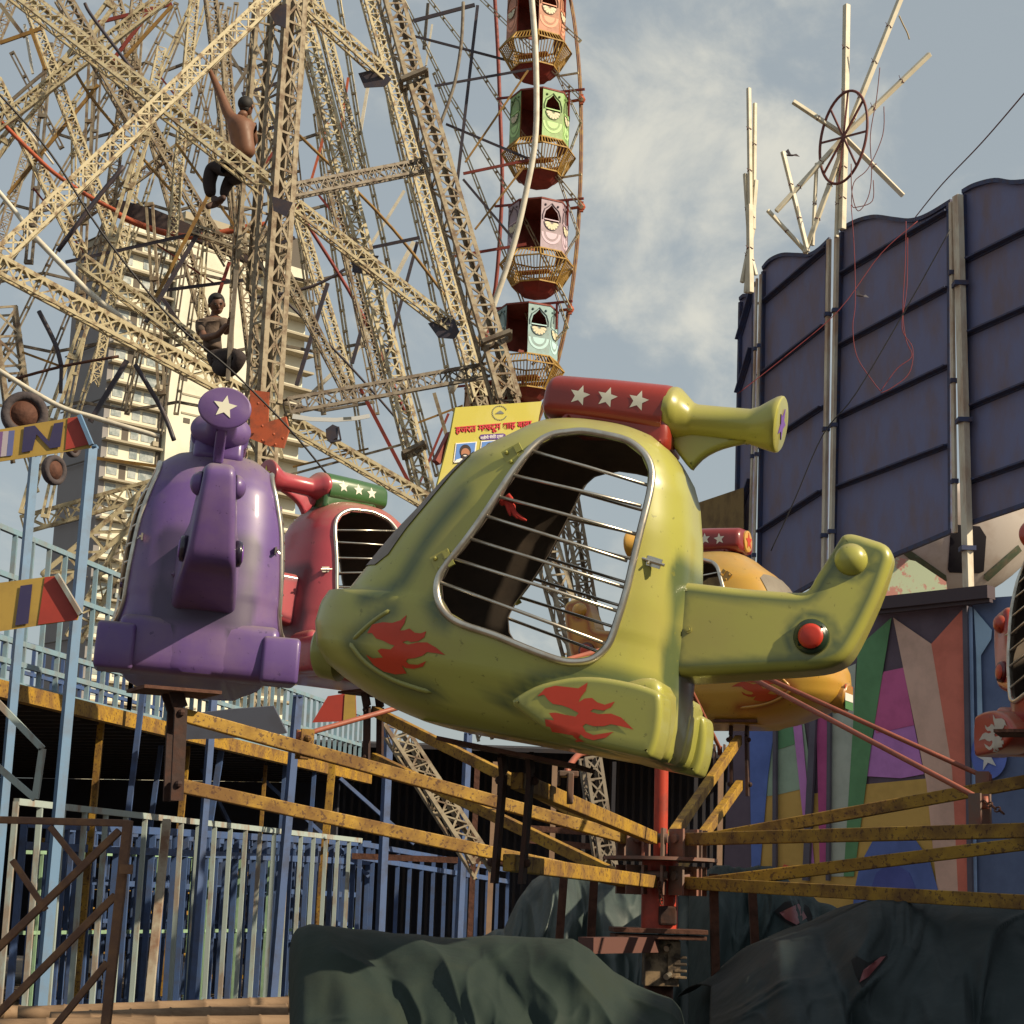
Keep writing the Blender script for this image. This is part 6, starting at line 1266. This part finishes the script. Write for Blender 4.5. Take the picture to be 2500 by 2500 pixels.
# --- shirtless man seen from behind, sitting on the slanting beam, left arm raised
Y1 = 20.78
A = empty('person', P(592, 400, Y1), 'shirtless man in dark trousers seen from behind, reaching up with one arm', 'person')
pel, wai, che, nek = P(600, 392, Y1), P(594, 358, Y1-.03), P(587, 318, Y1-.03), P(592, 284, Y1)
shL, elL, haL = P(562, 292, Y1), P(541, 236, Y1+.05), P(514, 176, Y1+.15); shR, elR, haR = P(610, 305, Y1+.05), P(622, 345, Y1+.25), P(606, 372, Y1+.42)
nodes = [(pel, (.18, .14)), (wai, (.165, .125)), (che, (.21, .15)), (P(588, 296, Y1), (.185, .12)), (nek, .065), (P(598, 270, Y1+.02), .055), (shL, .082), (elL, .055), (P(528, 207, Y1+.1), .048), (haL, .030), (shR, .068), (elR, .045), (haR, .032), (P(511, 168, Y1+.16), .030)]
ed = [(0, 1), (1, 2), (2, 3), (3, 4), (4, 5), (3, 6), (6, 7), (7, 8), (8, 9), (9, 13), (3, 10), (10, 11), (11, 12)]
bd_ = skinmesh('body', nodes, ed, skin, A); fs_ = fingers(P(510, 166, Y1+.16), (P(500, 150, Y1+.2)-haL), RT*1.0, skin, A)+fingers(haR, FW*.5-UP*.4-RT*.3, RT, skin, A)
hd = head(P(601, 258, Y1+.04), (FW*.9+RT*.35+UP*.15), UP, skin, A, .105, face=True); join_into(bd_, fs_+hd)
L = [(P(602, 392, Y1), (.20, .16)), (P(596, 408, Y1+.05), (.205, .165)), (P(560, 408, Y1+.3), .125), (P(518, 412, Y1+.5), .105), (P(510, 445, Y1+.45), .09), (P(515, 480, Y1+.4), .07), (P(590, 432, Y1+.28), .105), (P(560, 440, Y1+.5), .085), (P(548, 465, Y1+.45), .062), (P(545, 482, Y1+.42), .055)]
skinmesh('trousers', L, [(0, 1), (1, 2), (2, 3), (3, 4), (4, 5), (1, 6), (6, 7), (7, 8), (8, 9)], trou, A, root=1)
for a, b, c in ((P(520, 484, Y1+.40), P(532, 492, Y1+.30), P(550, 480, Y1+.2)), (P(543, 486, Y1+.42), P(525, 498, Y1+.32), P(502, 506, Y1+.25))): skinmesh('shoe', [(a, .05), (b, .052), (c, .036)], [(0, 1), (1, 2)], shoe, A)
# --- seated man in a brown shirt facing the camera, gripping a pole
Y2 = 20.3
B = empty('person', P(525, 900, Y2), 'seated man in a brown shirt and dark trousers gripping an upright pole, looking down', 'person')
nodes = [(P(520, 850, Y2), (.15, .11)), (P(516, 822, Y2), (.14, .10)), (P(515, 796, Y2), (.16, .11)), (P(517, 780, Y2), (.12, .085)), (P(523, 768, Y2), .055), (P(526, 758, Y2-.02), .05), (P(492, 788, Y2-.02), .062), (P(497, 825, Y2-.15), .046), (P(532, 818, Y2-.36), .040), (P(556, 790, Y2-.42), .030), (P(545, 788, Y2+.02), .062), (P(552, 812, Y2-.1), .046), (P(560, 792, Y2-.3), .034), (P(562, 776, Y2-.42), .030)]
bd_ = skinmesh('body', nodes, [(0, 1), (1, 2), (2, 3), (3, 4), (4, 5), (3, 6), (6, 7), (7, 8), (8, 9), (3, 10), (10, 11), (11, 12), (12, 13)], skin2, B)
fs_ = fingers(P(560, 783, Y2-.42), RT*1.0+UP*.3, UP, skin2, B)+fingers(P(563, 770, Y2-.42), RT*1.0+UP*.3, UP, skin2, B)
hd = head(P(529, 741, Y2-.04), (-FW*.95+RT*.35-UP*.22), UP-RT*.08, skin2, B, .112); join_into(bd_, fs_+hd)
S_ = [(P(520, 858, Y2), (.165, .125)), (P(516, 822, Y2), (.155, .115)), (P(515, 796, Y2), (.20, .145)), (P(519, 775, Y2), (.155, .12)), (P(490, 787, Y2-.02), .09), (P(494, 817, Y2-.12), .07), (P(546, 787, Y2+.02), .088), (P(550, 806, Y2-.07), .062)]
skinmesh('shirt', S_, [(0, 1), (1, 2), (2, 3), (3, 4), (4, 5), (3, 6), (6, 7)], shirt, B, root=1)
skinmesh('trousers', [(P(520, 862, Y2), (.17, .14)), (P(522, 876, Y2), (.18, .15)), (P(562, 868, Y2-.3), .10), (P(590, 870, Y2-.5), .082), (P(578, 892, Y2-.45), .075), (P(558, 915, Y2-.3), .055), (P(530, 892, Y2-.2), .11), (P(548, 905, Y2-.35), .09), (P(556, 916, Y2-.35), .05)], [(0, 1), (1, 2), (2, 3), (3, 4), (4, 5), (1, 6), (6, 7), (7, 8)], trou, B, root=1)
m_ = MB(); m_.bar(P(577, 660, Y2-.46), P(556, 930, Y2-.46), .045, .045); tag(m_.build('grip_pole', grey_st), 'grey upright pole gripped by the seated man', 'pole')

# unseen sheet wall added right of the camera to shade the tarpaulins and hub
bt = empty('shade_wall', (6.4, 3.5, 0), 'tall corrugated sheet booth standing to the right of the ride, outside the photo', 'shade_wall')
m_ = MB(); m_.prism([Vector((6.0, y, z)) for y, z in ((-4, 0), (9.6, 0), (9.6, 4.35), (7.4, 4.75), (6.9, 4.35), (4.4, 4.3), (4.0, 4.7), (-4, 4.7))], Vector((.8, 0, 0))); m_.build('sheet_wall', mat('shade_wall_sheet', (.20, .21, .22), .6, c2=(.14, .10, .08), sc=3, amt=.6), bt)
for k in range(14): m_ = MB(); m_.bar(Vector((5.97, -3.5+k, 0)), Vector((5.97, -3.5+k, 4.2)), .04, .05); m_.build('rib', bluef, bt)

gm = mat('dusty_ground', (.11, .08, .055), .95, c2=(.07, .05, .035), sc=1.5, amt=.7, bump=.4, bsc=12)
m_ = MB(); m_.add([(-1500, -200, 0), (1500, -200, 0), (1500, 3000, 0), (-1500, 3000, 0)], [(0, 1, 2, 3)]); g_ = m_.build('ground', gm); g_['kind'] = 'structure'
